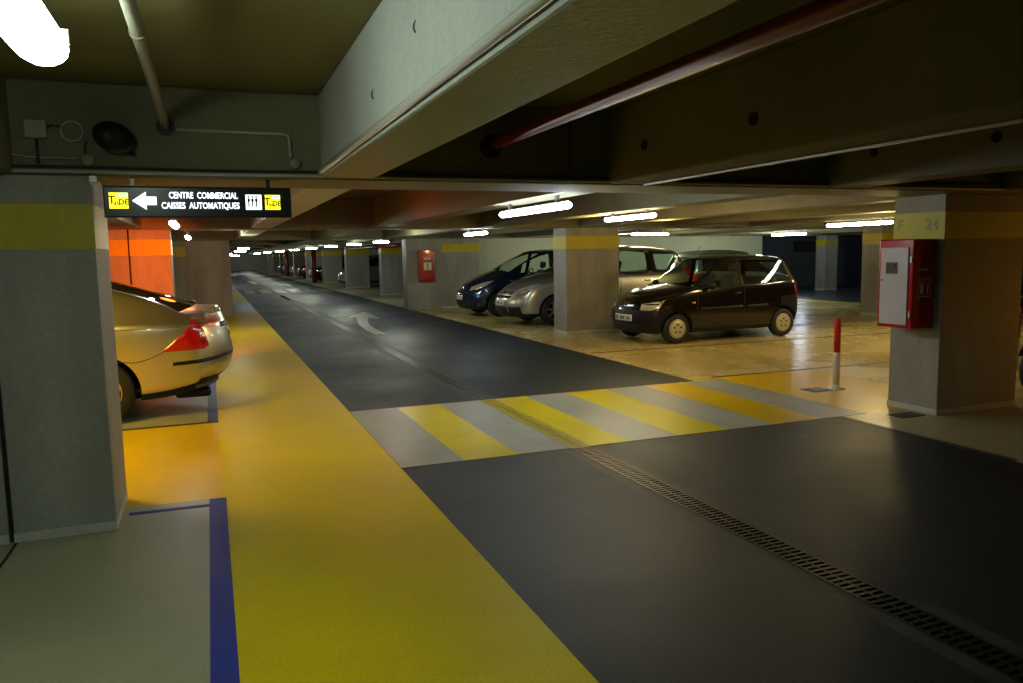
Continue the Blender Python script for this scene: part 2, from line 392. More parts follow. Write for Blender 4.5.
column(21.9, 22.5, 23.3, 23.8, 'pale narrow column in the dark blue area behind the bays')

# ------------------------------------------------------------------ lamps
def lamp(x, y, z, length, along='Y', mat='tube_cool', label='', w=.042, group='fluorescent ceiling lamps', top=None):
    t = empty('fluorescent_lamp', (x, y, z), 0 if along == 'Y' else PI / 2, label, 'lamp', group)
    h = length / 2
    top = top if top is not None else BZ + .012
    m = MB(); m.box(-w * .55, w * .55, -h * .96, h * .96, w * .35, w * .85, 0, .006)
    for s in (-1, 1): m.box(-.015, .015, s * h * .7 - .02, s * h * .7 + .02, w * .8, top - z + .01)
    m.build('housing', M['housing'], t)
    m = MB()
    prof = [(0, -h), (w * .55, -h + .01), (w * .9, -h + w * .6), (w, -h + w * 1.4), (w, h - w * 1.4), (w * .9, h - w * .6), (w * .55, h - .01), (0, h)]
    m.lathe(prof, (0, 0, 0), 'Y', 16)
    for v in m.bm.verts: v.co.z = v.co.z * .75 - w * .1
    m.build('diffuser', M[mat], t)
    for s in (-1, 1): MB().box(-w * 1.06, w * 1.06, s * h * .82 - .012, s * h * .82 + .012, -.004, w * .5).build('clip', M['housing'], t)
    return t
lamp(-.49, 2.50, 2.34, 1.45, 'Y', 'tube_near', 'big glowing lamp at the top left corner, above the left foreground', w=.085, top=CZ)
lamp(2.83, 6.72, 2.00, 1.6, 'Y', 'tube_cool', 'bright white lamp under the near cross beam, above the dark lane')
lamp(4.88, 8.5, 2.02, 1.2, 'Y', 'tube_warm', 'thin warm lamp above the nose of the small black car', w=.038)
lamp(4.88, 14.45, 2.00, 1.25, 'Y', 'tube_cool', 'white lamp above the dark blue minivan')
lamp(10.15, 16.65, 2.02, 1.05, 'X', 'tube_warm', 'level lamp above the silver minivan roof, beyond the warm lamp')
lamp(10.8, 10.72, 2.02, 1.5, 'Y', 'tube_warm', 'long warm lamp beside the right foreground column')
lamp(14.95, 17.3, 2.00, 1.35, 'Y', 'tube_cool', 'cool lamp at the right end of the pale back wall')
lamp(-.36, 10.3, 2.02, 1.1, 'Y', 'tube_cool', 'white lamp just below the backlit sign')
lamp(-.33, 15.6, 2.0, 1.1, 'Y', 'tube_cool', 'small white lamp beyond the orange lit column')
for k, y in enumerate((24.0, 28.4, 33.5, 39.5, 47, 56, 67, 80)):
    lamp(5.02 - .08 * k, y, 2.03, .5 + .02 * k, 'X', 'tube_cool', 'small distant lamp, number %s along the right side of the lane' % ['one', 'two', 'three', 'four', 'five', 'six', 'seven', 'eight', 'nine'][k] if False else
         'small distant lamp above the %s along the right row' % ['hydrant box panel', 'dark van bay', 'fourth column', 'fifth column', 'sixth column', 'seventh column', 'eighth column', 'last far column'][k], group='distant lane lamps')
lamp(1.45, 36, 2.03, .5, 'X', 'tube_cool', 'distant lamp above the lane next to the pale side panel', group='distant lane lamps')
lamp(1.9, 52, 2.03, .7, 'X', 'tube_cool', 'far white lamp over the middle of the lane', group='distant lane lamps')
lamp(1.0, 62, 1.95, 1.3, 'X', 'tube_cool', 'far white lamp over the left of the lane end', group='distant lane lamps')
lamp(2.3, 90, 1.9, 1.8, 'X', 'tube_cool', 'farthest white lamp near the end wall', group='distant lane lamps')

def area(name, loc, rot, size, power, col, sy=None, spread=None):
    l = bpy.data.lights.new(name, 'AREA'); l.energy = power; l.color = col; l.size = size
    if sy: l.shape = 'RECTANGLE'; l.size_y = sy
    o = bpy.data.objects.new(name, l); COL.objects.link(o); o.location = loc; o.rotation_euler = rot
    if spread: l.spread = spread
    return o
def point(name, loc, power, col, r=.1):
    l = bpy.data.lights.new(name, 'POINT'); l.energy = power; l.color = col; l.shadow_soft_size = r
    o = bpy.data.objects.new(name, l); COL.objects.link(o); o.location = loc
    return o

# ------------------------------------------------------------------ cables, pipes and boxes on the ceiling
def pipe(name, pts, r, mat, label, cat='pipe', seg=10):
    o = MB().tube(pts, r, seg).build(name, M[mat]); tag(o, label, cat); return o
o = pipe('ceiling_pipe', [(-.2, -1, 2.45), (-.2, 3.85, 2.45), (-.2, 4.7, 2.42), (-.19, 5.0, 2.37)], .026, 'pipe', 'long painted pipe running under the ceiling to the cross beam above the sign')
MB().lathe([(.05, 0), (.05, .012)], (-.19, 5.015, 2.365), 'Y', 20).build('pipe_collar', M['pipe_dark'], o)
for yy_, zz_ in ((3.3, 2.45), (4.4, 2.435)): MB().lathe([(.03, 0), (.03, .03)], (-.2, yy_, zz_), 'Y', 16).build('pipe_coupling', M['pipe'], o)
pipe('conduit', [(-.13, 5.01, 2.35), (.46, 5.01, 2.35), (.50, 5.01, 2.34), (.505, 5.01, 2.21)], .010, 'pipe_light', 'thin conduit bending down the cross beam to a round box')
pipe('conduit', [(.676, -2, 2.125), (.676, 4.98, 2.125)], .017, 'pipe_light', 'pale conduit along the bright side of the first lengthwise beam')
m = MB()
pipe('conduit', [(-2.7, 5.012, 2.10), (.64, 5.012, 2.10), (10.5, 5.012, 2.10)], .010, 'pipe_light', 'pale conduit along the bottom edge of the near cross beam')
pipe('cable', [(-2.7, 5.004, 2.128)] + [(-2.5 + k * .4, 5.008, 2.125 + .004 * math.sin(k * 1.7)) for k in range(33)], .007, 'pipe_dark', 'black cable running above the pale conduit on the near cross beam', 'cable')
pipe('conduit', [(3.0, -2, 2.084), (3.0, 5.0, 2.084)], .010, 'pipe_light', 'thin conduit under the second lengthwise beam edge')
pipe('conduit', [(2.40, 5.0, 2.14), (2.40, 5.005, 2.58)], .008, 'pipe_dark', 'dark upright conduit on the near cross beam right of the red pipe')
def disc(name, c, r, t, axis, mat, label, cat, ring=None):
    m = MB(); m.lathe([(r * .0, 0), (r, 0), (r, t * .8), (r * .85, t), (0, t)] if axis == 'Y' else [(0, 0), (r, 0), (r, t), (0, t)], c, axis, 24)
    for f in m.bm.faces: pass
    o = m.build(name, M[mat]); tag(o, label, cat)
    if ring:
        MB().tube([(c[0] + math.cos(a * PI / 12) * r * .95, c[1] - .004 + (t if t < 0 else 0), c[2] + math.sin(a * PI / 12) * r * .95) for a in range(25)], .005, 8).build('rim', M[ring], o)
    return o
disc('junction_box', (.53, 5.03, 2.175), .033, -.035, 'Y', 'pipe', 'round grey junction box at the end of the bent conduit', 'box')
disc('junction_box', (-.60, 5.03, 2.165), .033, -.035, 'Y', 'pipe', 'round dark junction box below the dark siren over the left column', 'box')
disc('ceiling_vent', (-.67, 5.03, 2.32), .058, -.02, 'Y', 'beam', 'round wall vent with a pale rim above the left foreground column', 'vent', 'pipe_light')
sb = MB().box(-.90, -.79, 4.985, 5.03, 2.275, 2.375, 0, .006).build('alarm_box', M['pipe']); tag(sb, 'small square grey alarm box left of the round vent', 'box')
pipe('cable', [(-.845, 5.01, 2.28), (-.845, 5.01, 2.14)], .008, 'pipe_dark', 'short dark cable dropping from the square alarm box', 'cable')
pipe('cable', [(-.80, 5.01, 2.33), (-.77, 5.008, 2.35), (-.73, 5.01, 2.345)], .006, 'pipe_dark', 'short cable joining alarm box and round vent', 'cable')
pipe('cable', [(-1.1, 5.01, 2.20), (-.96, 5.01, 2.185), (-.9, 5.012, 2.175), (-.64, 5.012, 2.17)], .006, 'pipe', 'thin cable drooping into the left round junction box', 'cable')
pipe('cable', [(-.61, 5.01, 2.19), (-.615, 5.01, 2.23), (-.60, 5.008, 2.27)], .006, 'pipe_dark', 'thin cable rising to the dark siren', 'cable')
# round black siren / loudspeaker
sp = empty('loudspeaker', (-.46, 4.97, 2.285), 0, 'round black loudspeaker horn fixed on the cross beam above the sign', 'speaker')
m = MB(); m.lathe([(0, -.08), (.03, -.085), (.085, -.07), (.10, -.04), (.098, 0), (.06, .04), (.03, .06)], (0, 0, 0), 'Y', 28)
for v in m.bm.verts: v.co.x *= 1.12; v.co.z *= .82
q = m.build('horn', M['black'], sp); q.rotation_euler = (0, .35, .25)
MB().tube([(.02, .0, -.02), (.10, -.01, -.085), (.04, .03, -.07)], .008, 8).build('bracket', M['black'], sp)
# red sprinkler pipe
rp = pipe('sprinkler_pipe', [(1.82, -2, 2.33), (1.82, 5.03, 2.33)], .040, 'pipe_red', 'dark red sprinkler pipe running between two lengthwise beams', seg=16)
MB().lathe([(.075, 0), (.075, -.03), (.04, -.05)], (1.82, 5.03, 2.32), 'Y', 24).build('pipe_collar', M['black'], rp)
# round holes (blind anchor recesses) on beam faces
for (x, y, z, lab) in ((2.71, 4.52, 2.29, 'smaller dark round hole on the second lengthwise beam, near the cross beam'), (2.71, 3.42, 2.28, 'larger dark round hole on the second lengthwise beam'),
                       (4.73, 4.56, 2.31, 'dark round hole on the third lengthwise beam, near the column'), (4.73, 3.58, 2.285, 'dark round hole on the third lengthwise beam, at right edge')):
    o = MB().lathe([(.036, 0), (.036, -.006), (.028, -.007), (.026, -.003), (0, -.003)], (x, y, z), 'X', 20).build('beam_hole', M['black_matte']); tag(o, lab, 'hole')
for (y, z) in ((3.35, 2.28), (2.62, 2.36)):
    o = MB().tube([(.69, y, z + .02), (.684, y, z + .008), (.683, y, z - .008), (.689, y, z - .02)], .003, 8).build('wall_hook', M['pipe_dark'])
    tag(o, 'tiny dark hook on the bright beam face, %s one' % ('lower' if y > 3 else 'upper'), 'hook')
# bracket beside the column top left of the sign
o = MB().box(-.60, -.565, 4.985, 5.03, 2.04, 2.075).tube([(-.58, 4.99, 2.05), (-.55, 5.02, 2.04)], .006).build('sign_bracket', M['steel']); tag(o, 'small metal bracket at the top corner of the left column beside the backlit sign', 'bracket')

# ------------------------------------------------------------------ backlit sign
SY = 5.06
sg = empty('direction_sign', (0, SY, 1.85), 0, 'backlit black direction sign reading CENTRE COMMERCIAL CAISSES AUTOMATIQUES, hung under the beam', 'sign')
S0, S1 = -.545, .50
m = MB(); m.box(S0, S1, 0, .09, 0, .175, 0, .006); m.box(-.4, -.38, .03, .05, .17, .235); m.box(.36, .38, .03, .05, .17, .235); m.build('sign_box', M['sign_panel'], sg)
m = MB(); m.box(S0, S1, -.006, 0, -.004, .004); m.box(S0, S1, -.006, 0, .171, .179); m.box(S1 - .008, S1, -.006, 0, 0, .175); m.build('sign_frame', M['black'], sg)
def logo(x0, x1, z0, z1):
    p = MB().box(x0, x1, -.005, 0, z0, z1).build('logo_panel', M['sign_yellow'], sg)
    w = x1 - x0; h = z1 - z0
    MB().box(x0 + w * .5, x1 - .002, -.0065, -.005, z1 - h * .24, z1 - .003).build('logo_patch', M['sign_blue'], p)
    text('lettering', 'T', h * .72, M['sign_ink'], p, face_south(x0 + w * .14, -.0065, z0 + h * .52), .0006, .0008)
    text('lettering', 'au', h * .42, M['sign_ink'], p, face_south(x0 + w * .40, -.0065, z0 + h * .36), .0006, .0004)
    text('lettering', 'DE', h * .46, M['sign_ink'], p, face_south(x0 + w * .75, -.0065, z0 + h * .40), .0006, .001)
logo(-.515, -.415, .048, .140)
logo(.345, .435, .045, .135)
MB().prism([(-.395, .094), (-.320, .146), (-.320, .118), (-.265, .118), (-.265, .070), (-.320, .070), (-.320, .042)], -.005, 0, 'XZ').build('arrow', M['sign_white'], sg)
text('lettering', 'CENTRE  COMMERCIAL', .052, M['sign_white'], sg, face_south(-.005, -.003, .126), .0015, .0010, xs=.70)
text('lettering', 'CAISSES  AUTOMATIQUES', .052, M['sign_white'], sg, face_south(-.022, -.003, .066), .0015, .0010, xs=.72)
p = MB().box(.232, .325, -.005, 0, .045, .135).build('pictogram_panel', M['sign_white'], sg)
m = MB()
for k in range(3):
    x = .250 + k * .022
    m.lathe([(.0, 0), (.006, 0), (.006, -.001), (0, -.001)], (x, -.005, .122), 'Y', 12)
    m.prism([(x - .007, .113), (x + .007, .113), (x + .008, .095), (x + .004, .093), (x + .004, .062), (x - .004, .062), (x - .004, .093), (x - .008, .095)], -.0065, -.005, 'XZ')
m.prism([(.306, .092), (.311, .10), (.316, .092), (.313, .092), (.313, .080), (.309, .080), (.309, .092)], -.0065, -.005, 'XZ')
m.build('figures', M['ink'], p)

# ------------------------------------------------------------------ bollards
def bollard(x, y, label, s=1.):
    t = empty('bollard', (x, y, 0), 0, label, 'bollard', 'red and white bollards')
    MB().lathe([(0, .05), (.036, .05), (.036, .385), (.036, .42)], (0, 0, 0), 'Z', 24).build('post', M['white_gloss'], t)
    MB().lathe([(.0365, .42), (.0365, .80), (.033, .812), (0, .814)], (0, 0, 0), 'Z', 24).build('red_sleeve', M['red_paint'], t)
    MB().lathe([(0, 0), (.095, 0), (.095, .012), (.05, .018), (.042, .05), (0, .05)], (0, 0, 0), 'Z', 24).build('base_flange', M['white_gloss'], t)
bollard(6.60, 6.80, 'red and white steel bollard standing left of the right foreground column')
bollard(9.62, 6.86, 'second red and white bollard, cut by the right picture edge')
o = MB().box(6.22, 6.48, 6.72, 6.95, 0, .006, 0, .002).box(6.25, 6.45, 6.75, 6.92, .006, .009).build('floor_plate', M['darksteel']); tag(o, 'square metal floor plate beside the bollard foot', 'floor plate')
o = MB().box(5.98, 6.27, 5.32, 5.5, 0, .006, 0, .002).build('floor_plate', M['darksteel']); tag(o, 'dark metal floor plate at the foot of the right foreground column', 'floor plate')

# ------------------------------------------------------------------ hose cabinet
hc = empty('hose_cabinet', (6.36, 5.56, .83), 0, 'red fire hose cabinet with white door on the right foreground column', 'cabinet')
CX0, CY0, CY1, CH = -.285, -.205, .195, .84
MB().box(CX0, -.0, CY0, CY1, 0, CH, 0, .012).build('cabinet_body', M['red'], hc)
dm = MB().box(CX0 - .012, CX0 - .001, CY0 + .05, CY1 - .035, .035, CH - .075, 0, .004)
d = dm.build('door', M['white'], hc)
text('lettering', 'ATTENTION', .055, M['steel'], d, face_west(CX0 - .0125, -.0, .70), .0004, xs=.72)
MB().box(CX0 - .0145, CX0 - .012, -.04, .095, .515, .625).build('door_sign', M['ink'], d)
m = MB(); m.tube([(CX0 - .0155, .085, .53), (CX0 - .0155, .07, .60), (CX0 - .0155, .03, .54), (CX0 - .0155, .0, .61), (CX0 - .0155, -.03, .53)], .003, 6); m.build('door_sign_mark', M['steel'], d)
MB().lathe([(.010, 0), (.010, -.012), (0, -.014)], (CX0 - .012, .13, .455), 'X', 12).build('door_lock', M['chrome'], d)
MB().box(CX0 - .010, CX0 - .001, CY0 + .012, CY0 + .032, .11, .17).build('hinge', M['steel'], hc)
MB().box(CX0 - .010, CX0 - .001, CY0 + .012, CY0 + .032, .62, .68).build('hinge', M['steel'], hc)
# extinguisher sticker on the south side of the cabinet
st = MB().box(-.215, -.055, CY0 - .003, CY0 - .0005, .30, .475).build('extinguisher_sign', M['white_gloss'], hc)
MB().box(-.207, -.063, CY0 - .0045, CY0 - .003, .308, .467).build('sign_field', M['red'], st)
m = MB(); yy = CY0 - .0055
m.prism([(-.19, .325), (-.155, .325), (-.155, .415), (-.163, .43), (-.163, .445), (-.182, .445), (-.182, .43), (-.19, .415)], yy, yy + .0012, 'XZ')
m.prism([(-.16, .438), (-.125, .425), (-.125, .432), (-.16, .447)], yy, yy + .0012, 'XZ')
m.prism([(-.115, .33), (-.098, .33), (-.088, .36), (-.095, .385), (-.082, .41), (-.095, .435), (-.105, .41), (-.112, .385), (-.105, .36)], yy, yy + .0012, 'XZ')
m.build('pictogram', M['white_gloss'], st)
MB().box(-.235, -.10, CY0 - .002, CY0 - .0005, .545, .565).build('reflective_strip', M['chrome'], hc)

# small hydrant box on the far side panel
hb = empty('hydrant_box', (5.98, 22.42, .82), 0, 'small red hydrant box on the pale panel right of the lane', 'cabinet')
MB().box(-.24, .24, -.16, 0, 0, .92, 0, .015).build('cabinet_body', M['red'], hb)
q = MB().box(-.20, .20, -.172, -.16, .04, .88, 0, .006).build('door', M['red'], hb)
MB().box(-.09, .14, -.176, -.172, .34, .56).build('door_sign', M['white_gloss'], q)
MB().box(.01, .04, -.178, -.176, .36, .54).build('sign_mark', M['black'], q)
MB().box(-.08, .12, -.176, -.172, .65, .70).build('door_sign', M['white_gloss'], q)
o = MB().box(18.75, 20.1, 26.42, 26.5, 0, 1.9).build('service_door', M['black']); tag(o, 'wide dark closed service door on the dark wall behind the small black car', 'door')
o = MB().box(23.2, 25.2, 26.30, 26.5, 1.45, 1.9, 0, .02).build('air_duct', M['pipe_dark']); tag(o, 'dark air duct under the ceiling on the dark wall, right of the pale narrow column', 'duct')
# utility box and pipes in the dark area
ub = MB().box(20.3, 20.9, 26.3, 26.5, .8, 1.35, 0, .01).build('meter_box', M['wall_green']); tag(ub, 'small grey meter box on the dark blue wall behind the bays', 'box')
pipe('wall_pipe', [(20.75, 26.42, 1.35), (20.75, 26.42, 2.6)], .05, 'pipe_light', 'pale pipe rising from the meter box on the dark wall, right one')
pipe('wall_pipe', [(20.5, 26.42, 1.35), (20.5, 26.42, 2.6)], .04, 'pipe_light', 'pale pipe rising from the meter box on the dark wall, left one')
pipe('sprinkler_pipe', [(6.05, 26, 1.95), (6.05, 36, 1.95)], .05, 'pipe_red', 'short red pipe under the ceiling beyond the hydrant box')
for x, y, lab in ((6.15, 50.0, 'sixth'), (6.1, 67.5, 'eighth')):
    pipe('riser_pipe', [(x, y, 0), (x, y, 2.07)], .15, 'pipe_red', 'thick dark red riser pipe beyond the %s column of the right row' % lab)

# ------------------------------------------------------------------ cars
def smoothpoly(pts): return pts
def lerp(a, b, t): return a + (b - a) * t

def car_shell(sp, level=2):
    """lattice shell: stations along x, rows in height, columns across; subdivided and cut for the wheels"""
    S = sp['st']; nx = len(S) - 1; W = sp['W'] / 2; ny = 4
    jf = [0, .42, .80, .93, 1.0]
    rows = 9  # 0 underside 1 sill 2 bumper 3 mid 4 belt 5 winbottom 6 wintop 7 rail 8 top
    pos = {}
    def rowpt(i, k):
        xl, xb, zb, xt, zt, wt, wl = S[i][:7]
        zs = S[i][7] if len(S[i]) > 7 else .20
        xe = S[i][8] if len(S[i]) > 8 else xl       # underside x
        if k == 0: return xe, zs, .86 * wl
        if k == 1: return lerp(xe, xl, .6), zs + .06, .965 * wl
        wk = sp.get('wk', (1.0, 1.0, .975))
        if k == 2: return xl, zs + .24, wk[0] * wl
        if k == 3: return lerp(xl, xb, .45), lerp(zs + .24, zb, .62), wk[1] * wl
        if k == 4: return xb, zb, wk[2] * wl
        f = {5: .07, 6: .90, 7: 1.0}[k]
        wb = .965 * wl; bulge = .012 if .1 < f < 1 and zt - zb > .2 else 0
        return lerp(xb, xt, f), lerp(zb, zt, f), lerp(wb, wt, f) + bulge
    NK = 8
    def P(i, j, k):
        x, z, w = rowpt(i, k)
        t = abs(j) / ny; s = 1 if j >= 0 else -1
        fr = jf[abs(j)]
        y = s * fr * w * W
        # plan-view bow of nose and tail
        L = sp['L']; bn, bt = sp.get('bow', (.20, .16))
        ef = max(0, 1 - x / .9); er = max(0, 1 - (L - x) / .9)
        if k <= 4 or i in (0, nx) or zt_low(i):
            x += bn * ef * fr ** 2.4 - bt * er * fr ** 2.4
        else:
            x += sp.get('wsbow', .10) * fr ** 2 * (1 if x < L * .5 else -.6) * (1 if k == 7 else .8)
        if k == 7: z += sp.get('crown', .045) * (1 - fr ** 2)
        return Vector((x, y, z))
    def zt_low(i): return S[i][4] - S[i][2] < .12
    bm = bmesh.new(); V = {}
    def vert(i, j, k):
        key = (i, j, k)
        if key not in V: V[key] = bm.verts.new(P(i, j, k))
        return V[key]
    K = NK - 1
    Wd = sp['win']
    def quad(a, b_, c, d, mi):
        f = bm.faces.new((vert(*a), vert(*b_), vert(*c), vert(*d))); f.material_index = mi; f.smooth = True
    for i in range(nx):
        for k in range(K):
            mi = 0
            if k in sp.get('plastic_rows', ()) and (i < sp.get('pl_front', 2) or i >= nx - sp.get('pl_rear', 1)): mi = 1
            if k == 0: mi = 1
            if k == 5:
                for a, c in Wd['side']:
                    if a <= i < c: mi = 4
                if mi == 0 and i in sp.get('black_pillars', ()): mi = 1
            quad((i, -ny, k), (i + 1, -ny, k), (i + 1, -ny, k + 1), (i, -ny, k + 1), mi)
            quad((i, ny, k), (i, ny, k + 1), (i + 1, ny, k + 1), (i + 1, ny, k), mi)
        for j in range(-ny, ny):
            mi = 0
            if -ny + 1 <= j < ny - 1:
                if Wd['ws'][0] <= i < Wd['ws'][1]: mi = 3
                if 'rg' in Wd and Wd['rg'][0] <= i < Wd['rg'][1]: mi = 5
            quad((i, j, K), (i + 1, j, K), (i + 1, j + 1, K), (i, j + 1, K), mi)
            quad((i, j, 0), (i, j + 1, 0), (i + 1, j + 1, 0), (i + 1, j, 0), 1)
    for k in range(K):
        for j in range(-ny, ny):
            mf = 1 if k in sp.get('plastic_rows', ()) or k == 0 else 0
            mr = mf
            if k == 5 and Wd.get('rear_end') and -ny + 1 <= j < ny - 1: mr = 5
            if k == 5 and False: mr = 5
            quad((0, j, k), (0, j, k + 1), (0, j + 1, k + 1), (0, j + 1, k), mf)
            quad((nx, j, k), (nx, j + 1, k), (nx, j + 1, k + 1), (nx, j, k + 1), mr)
    bmesh.ops.recalc_face_normals(bm, faces=bm.faces)
    # keep lower sill edge firm
    cl = bm.edges.layers.float.get('crease_edge') or bm.edges.layers.float.new('crease_edge')
    for e in bm.edges:
        a = {f.material_index for f in e.link_faces}
        if a & {3, 4, 5} and len(a) > 1: e[cl] = 1.0
    vl = bm.verts.layers.float.get('crease_vert') or bm.verts.layers.float.new('crease_vert')
    for v in bm.verts:
        es = [e for e in v.link_edges if e[cl] > .5]
        if len(es) == 2:
            a, b_ = [(e.other_vert(v).co - v.co).normalized() for e in es]
            if a.angle(b_) < math.radians(150): v[vl] = .8
    me = bpy.data.meshes.new('shell'); bm.to_mesh(me); bm.free()
    o = bpy.data.objects.new('shell', me); COL.objects.link(o)
    for q in range(6): me.materials.append(M['black'])
    ss = o.modifiers.new('s', 'SUBSURF'); ss.levels = level; ss.render_levels = level
    me2 = eval_mesh(o); full = me2.copy()
    # wheel arches
    cut = MB(); R = sp['wr'] + sp.get('archgap', .045)
    for wx in sp['wx']:
        for s in (-1, 1):
            y0, y1 = sorted((s * (W + .3), s * (W - .30)))
            cut.lathe([(R, y0), (R, y1)], (wx, 0, sp['wr']), 'Y', 40)
    for f in cut.bm.faces: f.material_index = 2; f.smooth = False
    co = cut.build('cut', [M['black']] * 6)
    o2 = bpy.data.objects.new('shell2', me2); COL.objects.link(o2)
    bo = o2.modifiers.new('b', 'BOOLEAN'); bo.object = co; bo.operation = 'DIFFERENCE'; bo.solver = 'EXACT'
    me3 = eval_mesh(o2)
    for q in (o, o2, co): bpy.data.objects.remove(q)
    return me3, full

def split_mesh(me, idx):
    bm = bmesh.new(); bm.from_mesh(me)
    bmesh.ops.delete(bm, geom=[f for f in bm.faces if f.material_index not in idx], context='FACES')
    return bm
def islands(bm):
    seen = set(); out = []
    for f in bm.faces:
        if f in seen: continue
        st = [f]; seen.add(f); isl = []
        while st:
            g = st.pop(); isl.append(g)
            for e in g.edges:
                for h in e.link_faces:
                    if h not in seen: seen.add(h); st.append(h)
        out.append(isl)
    return out
def bm_part(bm, name, mat, parent, remap=None):
    if remap is not None:
        for f in bm.faces: f.material_index = remap
    me = bpy.data.meshes.new(name); bm.to_mesh(me); bm.free()
    o = link(me, name, mat, parent)
    try: me.set_sharp_from_angle(angle=math.radians(38))
    except Exception: pass
    return o

def patch(bvh, pts, ang, name, mat, parent, off=.004, grid=.035, back=.012, refl=1):
    """part that follows the body surface: outline given as 3D points, thrown onto the body along a level direction"""
    d = Vector((math.cos(ang), math.sin(ang), 0)); u = Vector((math.sin(ang), -math.cos(ang), 0))
    p2 = [Vector((Vector(p).dot(u), p[2])) for p in pts]
    n = len(p2)
    verts = list(p2); edges = []
    # densify outline
    out = []
    for i in range(n):
        a, c = p2[i], p2[(i + 1) % n]; m_ = max(1, int((c - a).length / grid))
        for k in range(m_): out.append(a.lerp(c, k / m_))
    n = len(out); verts = list(out); edges = [(i, (i + 1) % n) for i in range(n)]
    x0, x1 = min(v.x for v in out), max(v.x for v in out); z0, z1 = min(v.y for v in out), max(v.y for v in out)
    x = x0 + grid * .5
    while x < x1:
        z = z0 + grid * .5
        while z < z1:
            q = Vector((x, z)); inside = False
            for i in range(n):
                a, c = out[i], out[(i + 1) % n]
                if (a.y > q.y) != (c.y > q.y) and q.x < (c.x - a.x) * (q.y - a.y) / (c.y - a.y) + a.x: inside = not inside
            if inside and min((q - v).length for v in out) > grid * .4: verts.append(q)
            z += grid
        x += grid
    V, E, F, *_ = delaunay_2d_cdt(verts, edges, [], 1, 1e-5)
    bm = bmesh.new(); tv = []; last = None
    hits = []
    for v in V:
        o = u * v.x + Vector((0, 0, v.y)) - d * 6
        h = bvh.ray_cast(o, d)
        hits.append((o, h[3]))
    val = sorted(h[1] for h in hits if h[1] is not None)
    if not val: bm.free(); return None
    med = val[len(val) // 2]
    for o, h in hits:
        if h is None or h > med + .5: h = med if h is None else min(h, med + .5)
        tv.append((bm.verts.new(o + d * (h - off)), bm.verts.new(o + d * (h + back))))
    for f in F:
        bm.faces.new([tv[i][0] for i in f]).smooth = True
    for e in [e for e in bm.edges if len(e.link_faces) == 1]:
        pass
    ed = {}
    for f in F:
        for a, c in zip(f, f[1:] + f[:1] if isinstance(f, list) else tuple(f[1:]) + (f[0],)):
            ed[(a, c)] = 1
    for (a, c) in ed:
        if (c, a) not in ed:
            bm.faces.new((tv[c][0], tv[a][0], tv[a][1], tv[c][1]))
    for v in [v for v in bm.verts if not v.link_faces]: bm.verts.remove(v)
    bmesh.ops.recalc_face_normals(bm, faces=bm.faces)
    me = bpy.data.meshes.new(name); bm.to_mesh(me); bm.free()
    return link(me, name, mat, parent)

def ribbon(path, w):
    """outline of a thin line following (x, z) points"""
    a, c = [], []
    for i, p in enumerate(path):
        q0 = Vector(path[max(0, i - 1)]); q1 = Vector(path[min(len(path) - 1, i + 1)])
        t = (q1 - q0).normalized(); nn = Vector((-t.y, t.x)) * w / 2
        a.append(Vector(p) + nn); c.append(Vector(p) - nn)
    return a + c[::-1]

def wheel(parent, x, y, r, w, side, style, capmat):
    s = -1 if side < 0 else 1
    m = MB()
    m.lathe([(r * .62, -w / 2 + .01), (r * .70, -w / 2), (r * .93, -w / 2 + .006), (r * .985, -w / 2 + .03), (r, -w / 4), (r, w / 4), (r * .985, w / 2 - .03), (r * .93, w / 2 - .006), (r * .70, w / 2), (r * .62, w / 2 - .01), (r * .6, 0), (r * .62, -w / 2 + .01)], (0, 0, 0), 'Y', 40, caps=False)
    t = m.build('wheel', M['rubber'], parent); t.location = (x, y, r)
    m = MB(); R = r * .66; yo = w / 2 - .012
    if style == 'cap':
        m.lathe([(R, yo - .02), (R, yo), (R * .95, yo + .008), (R * .86, yo + .002), (R * .80, yo + .006), (R * .55, yo + .020), (R * .35, yo + .012), (R * .18, yo + .010), (0, yo + .018)], (0, 0, 0), 'Y', 40)
        for f in m.bm.faces: pass
        for k in range(5):
            a = k * 2 * PI / 5 + .3; m.lathe([(0, yo + .020), (R * .10, yo + .020), (R * .10, yo + .010)], (math.cos(a) * R * .42, 0, math.sin(a) * R * .42), 'Y', 10, mi=1)
        for k in range(24):
            a = k * 2 * PI / 24; m.lathe([(0, yo + .0085), (R * .04, yo + .0085), (R * .04, yo)], (math.cos(a) * R * .85, 0, math.sin(a) * R * .85), 'Y', 6, mi=1)
        m.build('hubcap', [M[capmat], M['black_matte']], t)
        for q in t.children: q.scale = (1, s, 1)
    else:
        m.lathe([(R * .97, yo - .10), (R, yo), (R * .94, yo + .006), (R * .90, yo - .004), (R * .88, yo - .10)], (0, 0, 0), 'Y', 40, caps=False)
        for k in range(style):
            a = k * 2 * PI / style + .2
            ca, sa = math.cos(a), math.sin(a)
            wd0, wd1 = R * .13, R * .09
            for (ra, rb, h0, h1) in ((R * .12, R * .92, yo - .012, yo - .002),):
                P4 = [(ca * ra - sa * wd0, sa * ra + ca * wd0), (ca * ra + sa * wd0, sa * ra - ca * wd0), (ca * rb + sa * wd1, sa * rb - ca * wd1), (ca * rb - sa * wd1, sa * rb + ca * wd1)]
                m.prism(P4, h0 - .02, h1, 'XZ')
        m.lathe([(0, yo + .004), (R * .2, yo + .002), (R * .22, yo - .03)], (0, 0, 0), 'Y', 20)
        m.build('rim', M[capmat], t)
        m = MB(); m.lathe([(0, 0), (R * .9, 0)], (0, yo - .07, 0), 'Y', 24); m.build('brake_disc', M['well'], t)
        for q in t.children: q.scale = (1, s, 1)
    return t

